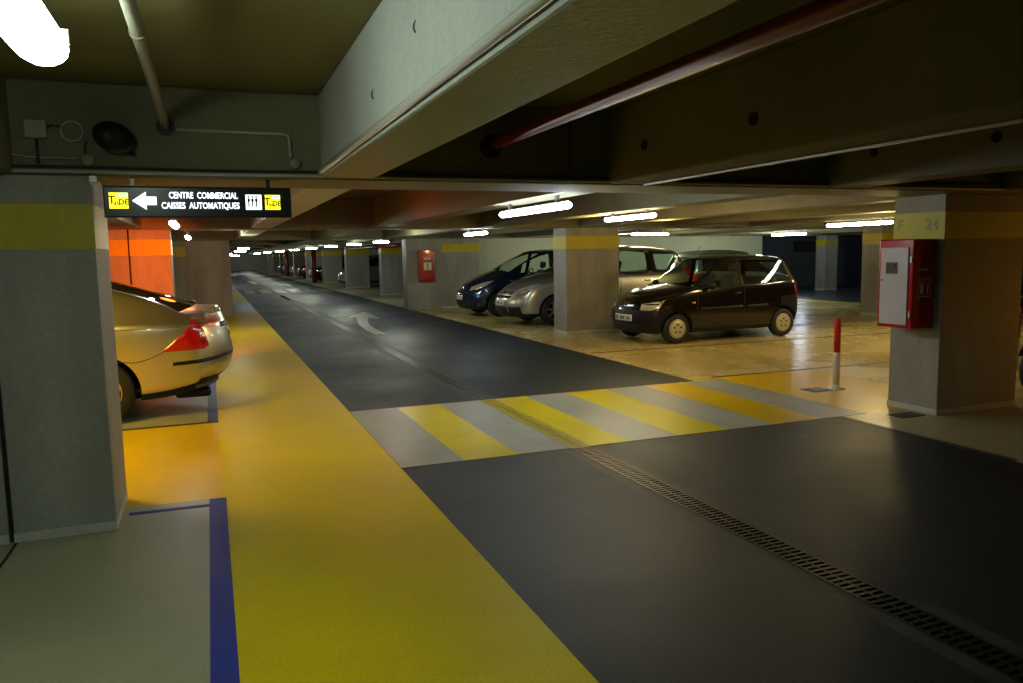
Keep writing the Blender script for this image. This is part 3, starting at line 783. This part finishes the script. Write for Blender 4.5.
def make_car(sp, loc, rz, label, scale=1., detail=True, level=2, group='parked cars'):
    me, full = car_shell(sp, level)
    root = empty('car', loc, rz, label, 'car', group); root.scale = scale if isinstance(scale, tuple) else (scale,) * 3
    bvb = bmesh.new(); bvb.from_mesh(full); bvh = BVHTree.FromBMesh(bvb)
    W = sp['W'] / 2; pm = sp['paint']
    glass = M['glass'] if detail and not sp.get('dark_glass') else M['glass_dark']
    bm_part(split_mesh(me, (0, 1, 2)), 'body', [pm, sp.get('plastic', M['black']), M['well']], root)
    bm_part(split_mesh(me, (3,)), 'windshield', glass, root, 0)
    bb = split_mesh(me, (5,))
    if len(bb.faces): bm_part(bb, 'rear_window', glass, root, 0)
    bs = split_mesh(me, (4,)); isl = islands(bs); groups = [[f.index for f in q] for q in isl]
    bs.free()
    for gset in groups:
        b2 = split_mesh(me, (4,)); b2.faces.ensure_lookup_table(); gs = set(gset)
        bmesh.ops.delete(b2, geom=[f for f in b2.faces if f.index not in gs], context='FACES')
        bm_part(b2, 'side_window', glass, root, 0)
    for wx in sp['wx']:
        for s in (-1, 1): wheel(root, wx, s * (W - sp.get('ww', .17) / 2 - .025), sp['wr'], sp.get('ww', .17), s, sp.get('rim', 'cap'), sp.get('rimmat', 'alloy_grey'))
    both = (-1, 1)
    for s in both:
        A = PI / 2 if s < 0 else -PI / 2
        def P3(pts): return [(x, s * abs(y), z) for x, y, z in pts]
        for nm, ang, mt, pts in sp.get('patches', []):
            ang2 = ang if s < 0 else -ang
            patch(bvh, P3(pts), ang2, nm, M[mt] if isinstance(mt, str) else mt, root)
        if detail:
            for nm, path, w_, mt in sp.get('side_lines', []):
                pts = [(p.x, s * W, p.y) for p in ribbon(path, w_)]
                patch(bvh, pts, A, nm, M[mt] if isinstance(mt, str) else mt, root, off=.002, grid=.06, back=.006)
        # door mirror
        if 'mirror' in sp:
            mx, my, mz = sp['mirror']
            m = MB(); m.lathe([(0, -.09), (.045, -.085), (.065, -.05), (.068, 0), (.062, .05), (.04, .085), (0, .09)], (0, 0, 0), 'Y', 16)
            for v in m.bm.verts: v.co.x *= .55 if v.co.x < 0 else .25
            q = m.build('mirror', pm if sp.get('mirror_paint', True) else M['black'], root); q.location = (mx, s * (my + .09), mz)
            m = MB(); m.box(-.01, .03, -.10, .02, -.04, -.01) if s > 0 else m.box(-.01, .03, -.02, .10, -.04, -.01); m.build('mirror_arm', M['black'], q)
    for nm, ang, mt, pts in sp.get('mid_patches', []):
        q = patch(bvh, pts, ang, nm, M[mt] if isinstance(mt, str) else mt, root)
        if nm == 'number_plate' and q:
            ys = [p[1] for p in pts]; zs = [p[2] for p in pts]; zc = (min(zs) + max(zs)) / 2
            d = Vector((math.cos(ang), 0, 0)); y = min(ys) + .05
            kk = 0
            while y < max(ys) - .05:
                hh = .026
                if kk not in (2, 6):
                    patch(bvh, [(0, y, zc - hh), (0, y + .032, zc - hh), (0, y + .032, zc + hh), (0, y, zc + hh)], ang, 'plate_character', M['ink'], q, off=.0055, back=0)
                y += .050; kk += 1
    if detail:
        it = sp.get('interior')
        if it:
            x0, x1, zf, zb, wI = it['x0'], it['x1'], it['zf'], it['zb'], W * .86
            MB().box(x0, x1, -wI, wI, zf - .04, zf).build('cabin_floor', M['dash'], root)
            m = MB(); m.prism([(x0 - .35, zb - .06), (x0 + .15, zb + .02), (x0 + .32, zb - .03), (x0 + .34, zb - .30), (x0 + .1, zf), (x0 - .2, zf)], -wI * .98, wI * .98, 'XZ'); m.build('dashboard', M['dash'], root)
            for s in (-1, 1):
                sx = it['seat']; sy = s * W * .45
                st = empty('seat', (sx, sy, zf)); st.parent = root
                m = MB(); m.box(-.02, .48, -.23, .23, .10, .28, 0, .05); m.build('cushion', M['seat'], st)
                m = MB(); m.box(-.07, .07, -.22, .22, 0, .58, 0, .06); q = m.build('backrest', M['seat'], st); q.location = (.48, 0, .22); q.rotation_euler = (0, .28, 0)
                m = MB(); m.box(-.05, .05, -.13, .13, 0, .17, 0, .04); m.tube([(0, -.05, -.08), (0, -.05, .03)], .007).tube([(0, .05, -.08), (0, .05, .03)], .007)
                q = m.build('headrest', M['seat'], st); q.location = (.66, 0, .83); q.rotation_euler = (0, .2, 0)
            rs = empty('rear_seat', (it['rear'], 0, zf)); rs.parent = root
            MB().box(-.02, .45, -wI * .93, wI * .93, .10, .28, 0, .05).build('cushion', M['seat'], rs)
            q = MB().box(-.07, .07, -wI * .93, wI * .93, 0, .52, 0, .06).build('backrest', M['seat'], rs); q.location = (.45, 0, .22); q.rotation_euler = (0, .25, 0)
            sw = MB().tube([(math.cos(a * PI / 12) * .0, math.cos(a * PI / 12) * .18, math.sin(a * PI / 12) * .18) for a in range(25)], .013, 8)
            sw.tube([(0, -.17, 0), (.02, 0, -.02), (0, .17, 0)], .014).tube([(.02, 0, -.02), (0, 0, -.17)], .014)
            sw = sw.build('steering_wheel', M['black'], root); sw.location = (x0 + .42, -W * .45, zb + .04); sw.rotation_euler = (0, .45, 0)
            MB().tube([(x0 + .42, -W * .45, zb + .03), (x0 + .2, -W * .45, zb - .08)], .03).build('steering_column', M['black'], root)
    for extra in sp.get('extras', []): extra(root)
    bvb.free()
    return root

# station: (x low, x belt, z belt, x top, z top, half-width top, plan width[, z sill[, x underside]])
SEI = dict(L=3.32, W=1.51, wx=(.63, 2.84), wr=.250, ww=.155, rim='cap', rimmat='cap_cream', bow=(.22, .14), wsbow=.10, crown=.045, archgap=.05,
  paint=paint('black_brown_car_paint', (.006, .003, .003), .0, .18),
  st=[(.0, .07, .66, .13, .715, .78, .91, .18, .08), (.10, .16, .71, .24, .765, .83, .96, .165), (.34, .38, .785, .46, .835, .86, .99, .165), (.66, .66, .84, .72, .885, .87, 1, .165),
      (.90, .90, .88, .97, .925, .86, 1, .165), (1.03, 1.03, .89, 1.16, 1.09, .82, 1, .165), (1.28, 1.28, .90, 1.50, 1.355, .74, 1, .165), (1.55, 1.55, .905, 1.66, 1.395, .73, 1, .165),
      (1.94, 1.94, .915, 1.93, 1.42, .73, 1, .165), (2.02, 2.02, .915, 2.01, 1.42, .73, 1, .165), (2.45, 2.45, .925, 2.42, 1.415, .73, 1, .165), (2.86, 2.86, .94, 2.80, 1.40, .725, 1, .17),
      (3.06, 3.05, .95, 2.96, 1.385, .715, .985, .18), (3.22, 3.18, .955, 3.04, 1.37, .70, .965, .20), (3.34, 3.265, .955, 3.09, 1.34, .68, .93, .22, 3.22)],
  win=dict(ws=(4, 6), side=[(4, 8), (9, 12)], rear_end=True), plastic_rows=(0, 1, 2), pl_front=2, pl_rear=3,
  mirror=(1.24, .73, .95), mirror_paint=False, interior=dict(x0=.95, x1=2.9, zf=.34, zb=.90, seat=1.40, rear=2.20),
  patches=[('headlamp', math.radians(38), 'lamp_clear', [(.13, .40, .565), (.12, .42, .665), (.30, .60, .705), (.42, .66, .715), (.36, .66, .61), (.22, .56, .560)]),
           ('tail_lamp', math.radians(150), 'lamp_red', [(3.2, .58, .62), (3.2, .72, .62), (3.12, .73, .90), (3.17, .6, .92)]),
           ('side_repeater', math.radians(90), 'lamp_amber', [(.90, .75, .66), (.96, .75, .66), (.96, .75, .69), (.90, .75, .69)])],
  side_lines=[('door_seam', [(1.02, .86), (1.00, .6), (1.03, .34), (1.10, .27), (1.88, .27), (1.96, .36), (1.975, .90)], .010, 'black_matte'),
              ('side_moulding', [(1.06, .56), (1.94, .57)], .05, 'black'), ('side_moulding', [(2.03, .57), (2.48, .575)], .05, 'black'),
              ('door_handle', [(1.76, .80), (1.90, .805)], .035, 'black'),
              ('hood_seam', [(.30, .745), (.62, .825), (.86, .865)], .007, 'black_matte'), ('sill_strip', [(1.0, .245), (2.4, .245)], .03, 'black')],
  mid_patches=[('number_plate', 0., 'plate', [(0, -.26, .37), (0, -.26, .48), (0, .26, .48), (0, .26, .37)]),
               ('grille', 0., 'black_matte', [(0, -.36, .22), (0, -.40, .31), (0, .40, .31), (0, .36, .22)]),
               ('badge', 0., 'chrome', [(0, -.035, .615), (0, -.035, .665), (0, .035, .665), (0, .035, .615)]),
               ('hood_gap', 0., 'black_matte', [(0, -.40, .600), (0, -.40, .607), (0, .40, .607), (0, .40, .600)])])
def wiper(root):
    MB().tube([(.86, -.45, .955), (1.02, .0, 1.07), (1.03, .12, 1.09)], .007, 6).build('wiper', M['black'], root)
SEI['extras'] = [lambda r: MB().tube([(1.45, 0, 1.42), (1.62, 0, 1.62)], .004, 6).build('antenna', M['black'], r)]
KS = 1.068
make_car(SEI, (6.78, 11.28 + .755 * KS, .003), math.radians(1.5), 'small black three-door hatchback with cream hubcaps parked beside the middle column', (1.045, KS, 1.035))

# silver one-box minivan
def picasso(paintm, new=True):
    d = dict(L=4.47, W=1.83, wx=(.98, 3.65), wr=.325, ww=.21, rim=7, rimmat='alloy_grey', bow=(.30, .14), wsbow=.14, crown=.05, archgap=.05, paint=paintm,
      st=[(.0, .10, .70, .20, .76, .72, .88, .20, .12), (.14, .22, .78, .36, .845, .80, .94, .19), (.45, .5, .88, .62, .945, .84, .99, .19), (.85, .88, .95, .92, 1.02, .85, 1, .20),
          (1.15, 1.15, .99, 1.18, 1.08, .84, 1, .20), (1.35, 1.38, 1.00, 1.62, 1.34, .77, 1, .20), (1.7, 1.7, 1.01, 2.08, 1.56, .70, 1, .20), (2.05, 2.05, 1.015, 2.3, 1.62, .69, 1, .20),
          (2.42, 2.42, 1.02, 2.52, 1.655, .69, 1, .20), (2.52, 2.52, 1.02, 2.60, 1.66, .69, 1, .20), (3.2, 3.2, 1.03, 3.2, 1.66, .69, 1, .20), (3.32, 3.32, 1.035, 3.3, 1.655, .69, 1, .20),
          (3.75, 3.75, 1.05, 3.68, 1.62, .67, .995, .21), (4.15, 4.1, 1.07, 3.98, 1.58, .64, .97, .23), (4.47, 4.36, 1.08, 4.08, 1.54, .60, .92, .27, 4.3)],
      win=dict(ws=(4, 7), side=[(5, 8), (9, 10), (11, 13)], rear_end=True), plastic_rows=(0,), black_pillars=(8, 10),
      mirror=(1.62, .88, 1.08), interior=dict(x0=1.45, x1=4.0, zf=.36, zb=1.0, seat=1.95, rear=2.85),
      patches=[('headlamp', math.radians(40), 'lamp_clear', [(.16, .45, .68), (.16, .50, .77), (.5, .74, .90), (.72, .86, .93), (.55, .82, .80), (.3, .68, .70)]),
               ('indicator_lamp', math.radians(40), 'lamp_amber', [(.20, .56, .695), (.20, .58, .74), (.42, .74, .80), (.42, .74, .745)]),
               ('air_intake', math.radians(30), 'black_matte', [(.06, .46, .28), (.06, .42, .42), (.16, .78, .42), (.2, .78, .28)]),
               ('tail_lamp', math.radians(140), 'lamp_red', [(4.3, .72, .95), (4.1, .86, 1.0), (4.15, .84, 1.18), (4.2, .7, 1.2)])],
      side_lines=[('door_seam', [(1.48, .98), (1.42, .5), (1.5, .30), (2.42, .28), (2.47, .99)], .010, 'black_matte'), ('door_seam', [(2.47, .28), (3.1, .28), (3.32, .7), (3.26, .99)], .010, 'black_matte'),
                  ('side_moulding', [(1.5, .52), (2.40, .52)], .05, 'black'), ('side_moulding', [(2.52, .52), (3.15, .52)], .05, 'black'),
                  ('door_handle', [(2.22, .90), (2.40, .905)], .035, 'chrome'), ('door_handle', [(3.02, .92), (3.18, .925)], .035, 'chrome'),
                  ('roof_rail', [(1.9, 1.50), (2.3, 1.62)], .02, 'black')],
      mid_patches=[('number_plate', 0., 'plate', [(0, -.26, .44), (0, -.26, .55), (0, .26, .55), (0, .26, .44)]),
                   ('grille', 0., 'black_matte', [(0, -.42, .60), (0, -.46, .66), (0, .46, .66), (0, .42, .60)]),
                   ('grille_bar', 0., 'chrome', [(0, -.50, .675), (0, -.08, .70), (0, 0, .735), (0, .08, .70), (0, .50, .675), (0, .5, .688), (0, .08, .715), (0, 0, .75), (0, -.08, .715), (0, -.5, .688)]),
                   ('lower_grille', 0., 'black_matte', [(0, -.40, .27), (0, -.36, .42), (0, .36, .42), (0, .40, .27)])])
    return d
silver = paint('silver_car_paint', (.50, .49, .45), .75, .28)
c = make_car(picasso(silver), (6.02, 16.42, 0), 0, 'silver minivan with amber headlamp, nose showing left of the middle column', (1.09, 1, 1.02))
XP = picasso(paint('dark_blue_car_paint', (.015, .035, .09), .6, .25))
XP['st'] = [(.0, .08, .66, .16, .74, .76, .88, .20, .12), (.12, .20, .76, .34, .86, .82, .94, .19), (.40, .48, .88, .62, .985, .85, .99, .19), (.80, .85, .96, .88, 1.08, .85, 1, .20),
          (1.05, 1.05, .99, 1.05, 1.13, .84, 1, .20), (1.28, 1.30, 1.00, 1.45, 1.36, .78, 1, .20), (1.6, 1.6, 1.01, 1.90, 1.56, .71, 1, .20), (1.95, 1.95, 1.015, 2.15, 1.62, .70, 1, .20),
          (2.32, 2.32, 1.02, 2.38, 1.645, .70, 1, .20), (2.42, 2.42, 1.02, 2.48, 1.65, .70, 1, .20), (3.1, 3.1, 1.03, 3.05, 1.65, .70, 1, .20), (3.22, 3.22, 1.035, 3.2, 1.64, .70, 1, .20),
          (3.65, 3.65, 1.05, 3.55, 1.60, .68, .995, .21), (4.0, 4.0, 1.07, 3.8, 1.52, .66, .97, .23), (4.28, 4.2, 1.07, 3.95, 1.42, .62, .92, .27, 4.15)]
XP['L'] = 4.28; XP['wx'] = (.86, 3.6)
XP['plastic_rows'] = (0,)
make_car(XP, (6.0, 19.35, 0), 0, 'dark blue rounded minivan parked behind the silver one, next to the back wall', 1.0)

# silver hatchback in the left foreground (its rear towards the lane)
MON = dict(wk=(.965, .998, 1.0), L=4.73, W=1.81, wx=(.95, 3.44), wr=.318, ww=.205, rim=7, rimmat='alloy', bow=(.20, .32), wsbow=.12, crown=.045, archgap=.055,
  paint=paint('silver_beige_car_paint', (.64, .60, .48), .9, .3),
  st=[(.0, .08, .62, .16, .68, .76, .90, .20, .1), (.16, .22, .70, .36, .76, .82, .95, .19), (.6, .6, .82, .7, .87, .86, .99, .19), (1.1, 1.1, .89, 1.1, .93, .87, 1, .19),
      (1.38, 1.38, .92, 1.38, .97, .86, 1, .19), (1.55, 1.55, .93, 1.8, 1.20, .78, 1, .19), (1.9, 1.9, .935, 2.15, 1.375, .71, 1, .19), (2.2, 2.2, .94, 2.4, 1.42, .70, 1, .19),
      (2.5, 2.5, .94, 2.5, 1.43, .70, 1, .19), (2.6, 2.6, .94, 2.6, 1.43, .70, 1, .19), (3.3, 3.3, .95, 3.15, 1.415, .69, 1, .20), (3.42, 3.42, .955, 3.4, 1.385, .70, 1, .20),
      (3.78, 3.78, .96, 3.78, 1.28, .74, 1, .20), (4.06, 4.06, .965, 4.10, 1.165, .80, .99, .21), (4.30, 4.32, .96, 4.34, 1.065, .83, .975, .235), (4.60, 4.55, .95, 4.52, 1.045, .80, .95, .27),
      (4.73, 4.64, .94, 4.60, 1.04, .76, .90, .31, 4.5)],
  win=dict(ws=(4, 7), side=[(5, 8), (9, 10)], rg=(11, 14)), plastic_rows=(0,), black_pillars=(8, 10),
  mirror=(1.75, .88, 1.0), interior=dict(x0=1.6, x1=4.2, zf=.33, zb=.93, seat=2.1, rear=3.0),
  patches=[('tail_lamp', math.radians(130), 'lamp_red', [(4.02, .90, .69), (4.06, .90, .715), (4.34, .80, 1.01), (4.38, .76, .985), (4.49, .77, .72), (4.45, .81, .695)]),
           ('reversing_lamp', math.radians(130), 'lamp_clear', [(4.42, .78, .80), (4.39, .825, .80), (4.38, .825, .875), (4.41, .78, .875)]),
           ('bumper_strip', math.radians(128), 'black', [(4.14, .90, .545), (4.14, .90, .58), (4.55, .80, .60), (4.66, .62, .61), (4.70, .42, .615), (4.70, .42, .575), (4.66, .62, .57), (4.55, .80, .56)]),
           ('headlamp', math.radians(40), 'lamp_clear', [(.16, .45, .60), (.16, .50, .69), (.4, .74, .74), (.5, .82, .74), (.45, .82, .64), (.3, .68, .60)])],
  side_lines=[('bumper_seam', [(3.62, .615), (3.78, .60), (3.92, .635), (4.03, .69)], .007, 'black_matte'), ('door_seam', [(2.55, .92), (2.55, .28), (3.25, .28), (3.40, .55), (3.52, .94)], .010, 'black_matte'),
              ('shoulder_line', [(2.6, .915), (4.2, .93)], .005, 'black_matte')],
  mid_patches=[('number_plate', PI, 'plate_orange', [(4.7, -.26, .74), (4.7, -.26, .86), (4.7, .26, .86), (4.7, .26, .74)]),
               ('plate_recess', PI, 'black', [(4.7, -.42, .88), (4.7, -.40, .93), (4.7, .40, .93), (4.7, .42, .88)]),
               ('bumper_strip', PI, 'black', [(4.7, -.50, .575), (4.7, -.50, .615), (4.7, .50, .615), (4.7, .50, .575)]),
               ('badge', PI, 'chrome', [(4.7, -.06, .95), (4.7, -.06, .985), (4.7, .06, .985), (4.7, .06, .95)])])
def spoiler(root):
    MB().prism([(4.36, 1.055), (4.42, 1.075), (4.56, 1.07), (4.585, 1.05), (4.50, 1.03)], -.50, .50, 'XZ').build('spoiler_lip', MON['paint'], root)
    MB().tube([(4.20, -.10, 1.145), (4.30, .05, 1.13), (4.34, .1, 1.12), (4.30, .5, 1.125)], .010, 6).build('rear_wiper', M['black'], root)
    MB().box(4.10, 4.45, -.55, -.35, .16, .25, 0, .03).build('exhaust_silencer', M['black'], root)
MON['extras'] = [spoiler]
make_car(MON, (.23 - 4.73, 8.30 + .905, 0), 0, 'silver hatchback with red triangular tail lamp in the left bay', 1.0)

# further cars, smaller in the photo
def generic(col, metal=.5):
    d = dict(SEI); d['paint'] = paint('far_car_paint', col, metal, .25); d['plastic'] = M['black']; d['extras'] = []; d['interior'] = None; d['side_lines'] = []
    d['plastic_rows'] = (0,); d['rimmat'] = 'alloy_grey'; return d
def vanlike(col): 
    d = picasso(paint('far_van_paint', col, .5, .25)); d['interior'] = None; d['side_lines'] = []; return d
make_car(generic((.30, .42, .42)), (14.9, 17.3, 0), PI, 'pale blue green car whose rounded end shows behind the small black car', 1.1, False, 2)
bt = generic((.42, .52, .56)); make_car(bt, (6.4, 42.2, 0), 0, 'pale silver hatchback parked past the fifth column of the right row', 1.15, False, 1)
make_car(vanlike((.01, .015, .03)), (6.9, 33.6, 0), 0, 'near black tall van in the bay after the hydrant box', 1.1, False, 1)
make_car(generic((.01, .01, .012)), (6.2, 50.9, 0), 0, 'black car with bright headlamps past the sixth column', 1.15, False, 1)
make_car(generic((.3, .36, .4)), (6.3, 54.6, 0), 0, 'blue grey car showing behind the seventh column', 1.15, False, 1)
make_car(generic((.25, .02, .03)), (6.2, 60.5, 0), 0, 'dark red car farther down the right row', 1.15, False, 1)
make_car(generic((.5, .55, .55)), (6.3, 69.5, 0), 0, 'tiny white car beyond the eighth column', 1.15, False, 1)
make_car(generic((.35, .4, .4)), (6.1, 77.0, 0), 0, 'tiny grey car near the end of the right row', 1.15, False, 1)
make_car(generic((.03, .05, .08)), (21.8, 20.0, 0), math.radians(8), 'dark car silhouette in the dark area right of the pale narrow column', 1.1, False, 1)

# scooter just beyond the right foreground column
sc = empty('motor_scooter', (8.0, 5.62, 0), math.radians(8), 'black scooter whose tyre shows at the right picture edge', 'scooter')
for wx in (.0, 1.25):
    MB().lathe([(.14, -.05), (.20, -.06), (.25, -.045), (.265, 0), (.25, .045), (.20, .06), (.14, .05)], (wx + .265, 0, .265), 'Y', 32).lathe([(0, .02), (.15, .03), (.15, -.03), (0, -.02)], (wx + .265, 0, .265), 'Y', 16).build('wheel', M['rubber'], sc)
MB().tube([(.27, .08, .27), (.36, .06, .55), (.46, 0, .95)], [.018, .022, .025]).tube([(.27, -.08, .27), (.36, -.06, .55)], .018).build('fork', M['steel'], sc)
MB().tube([(.46, -.30, 1.02), (.48, 0, 1.0), (.46, .30, 1.02)], .016).build('handlebar', M['black'], sc)
MB().prism([(.42, .95), (.50, .95), (.62, .40), (.95, .30), (1.05, .62), (1.75, .72), (1.80, .60), (1.45, .38), (1.0, .22), (.52, .24), (.36, .6)], -.12, .12, 'XZ').build('body', M['dash'], sc)
MB().box(1.02, 1.72, -.14, .14, .70, .78, 0, .03).build('seat', M['black'], sc)
MB().prism([(.02, .42), (.10, .52), (.27, .58), (.42, .52), (.40, .46), (.27, .53), (.12, .47)], -.07, .07, 'XZ').build('mudguard', M['black'], sc)

# ------------------------------------------------------------------ lighting
sl = bpy.data.lights.new('orange_spot', 'SPOT'); sl.energy = 210; sl.color = (1, .12, .0); sl.spot_size = math.radians(95); sl.spot_blend = .7; sl.shadow_soft_size = .06
so = bpy.data.objects.new('orange_spot', sl); COL.objects.link(so); so.location = (-.5, 11.9, 1.75)
so.rotation_euler = Vector((-.45, 1.8, -.85)).to_track_quat('-Z', 'Y').to_euler()
point('red_wash', (2.0, 10.2, 1.75), 7, (1, .08, .02), .12)
point('orange_wash', (-.2, 11.3, 1.9), 4, (1, .2, .03), .12)
point('amber_right', (9.6, 4.1, .9), 22, (1, .42, .04), .15)
point('warm_bay_fill', (5.15, 9.6, 1.9), 42, (1, .70, .26), .12)  # added fill points without fixtures, warming columns and floor of the bays
point('warm_bay_fill', (6.9, 10.9, 1.95), 26, (1, .68, .22), .12)
point('warm_bay_fill', (9.6, 9.0, 1.85), 48, (1, .72, .26), .12)
point('warm_bay_fill', (12.6, 10.6, 1.85), 46, (1, .74, .28), .12)
point('cool_bay_fill', (11.0, 19.6, 1.85), 80, (1, 1, .72), .12)  # unseen extra points that brighten the back wall
point('cool_bay_fill', (16.2, 20.0, 1.85), 80, (.95, 1, .80), .12)
point('blue_dark_fill', (20.2, 22.6, 1.7), 14, (.7, .85, 1), .12)  # bluish fill added to lift the dark area, no fixture there
point('blue_dark_fill', (24.5, 22.0, 1.7), 12, (.7, .85, 1), .12)
point('lane_fill', (4.2, 18.5, 1.85), 46, (1, 1, .80), .12)  # extra lane points, no lamp body, for hydrant panel and near column
point('lane_fill', (3.6, 7.4, 1.85), 10, (.85, 1, .95), .12)
point('walkway_fill', (.45, 17.6, 1.8), 34, (1, .92, .55), .12)  # unseen point added to brighten the pale side panel
area('lane_rear_fill', (.2, -.6, 2.0), (0, 0, 0), 1.2, 10, (.78, 1, .74), .2)  # added area fill behind the camera for the foreground
area('left_bays_fill', (-2.0, 6.9, 2.0), (0, 0, 0), 1.2, 60, (1, .68, .12), .2)  # invisible area fill, yellows the left bay floor and hatchback side
for y in (27, 36, 45, 55, 66, 80, 92, 100):
    point('far_lane_fill', (4.2, y, 1.85), 48, (.95, 1, .78), .12)  # added points besides the distant lamps, to light the far columns
w = bpy.data.worlds.new('world'); bpy.context.scene.world = w; w.use_nodes = True
w.node_tree.nodes['Background'].inputs[0].default_value = (.5, .55, .5, 1); w.node_tree.nodes['Background'].inputs[1].default_value = .02

# ------------------------------------------------------------------ camera
yaw, pit, roll = .36945, .11316, -.0174
fw = Vector((math.sin(yaw) * math.cos(pit), math.cos(yaw) * math.cos(pit), -math.sin(pit)))
r = fw.cross(Vector((0, 0, 1))).normalized(); u = r.cross(fw)
r2 = r * math.cos(roll) + u * math.sin(roll); u2 = -r * math.sin(roll) + u * math.cos(roll)
cam = bpy.data.cameras.new('camera'); co = bpy.data.objects.new('camera', cam); COL.objects.link(co)
mt = Matrix((( r2.x, u2.x, -fw.x, 0), (r2.y, u2.y, -fw.y, 0), (r2.z, u2.z, -fw.z, 1.6), (0, 0, 0, 1)))
co.matrix_world = mt
cam.sensor_width = 36; cam.lens = 773.8 / 1023 * 36; cam.clip_start = .05; cam.clip_end = 300
sc_ = bpy.context.scene; sc_.camera = co
sc_.view_settings.view_transform = 'Standard'; sc_.view_settings.look = 'None'; sc_.view_settings.exposure = .5; sc_.view_settings.gamma = 1
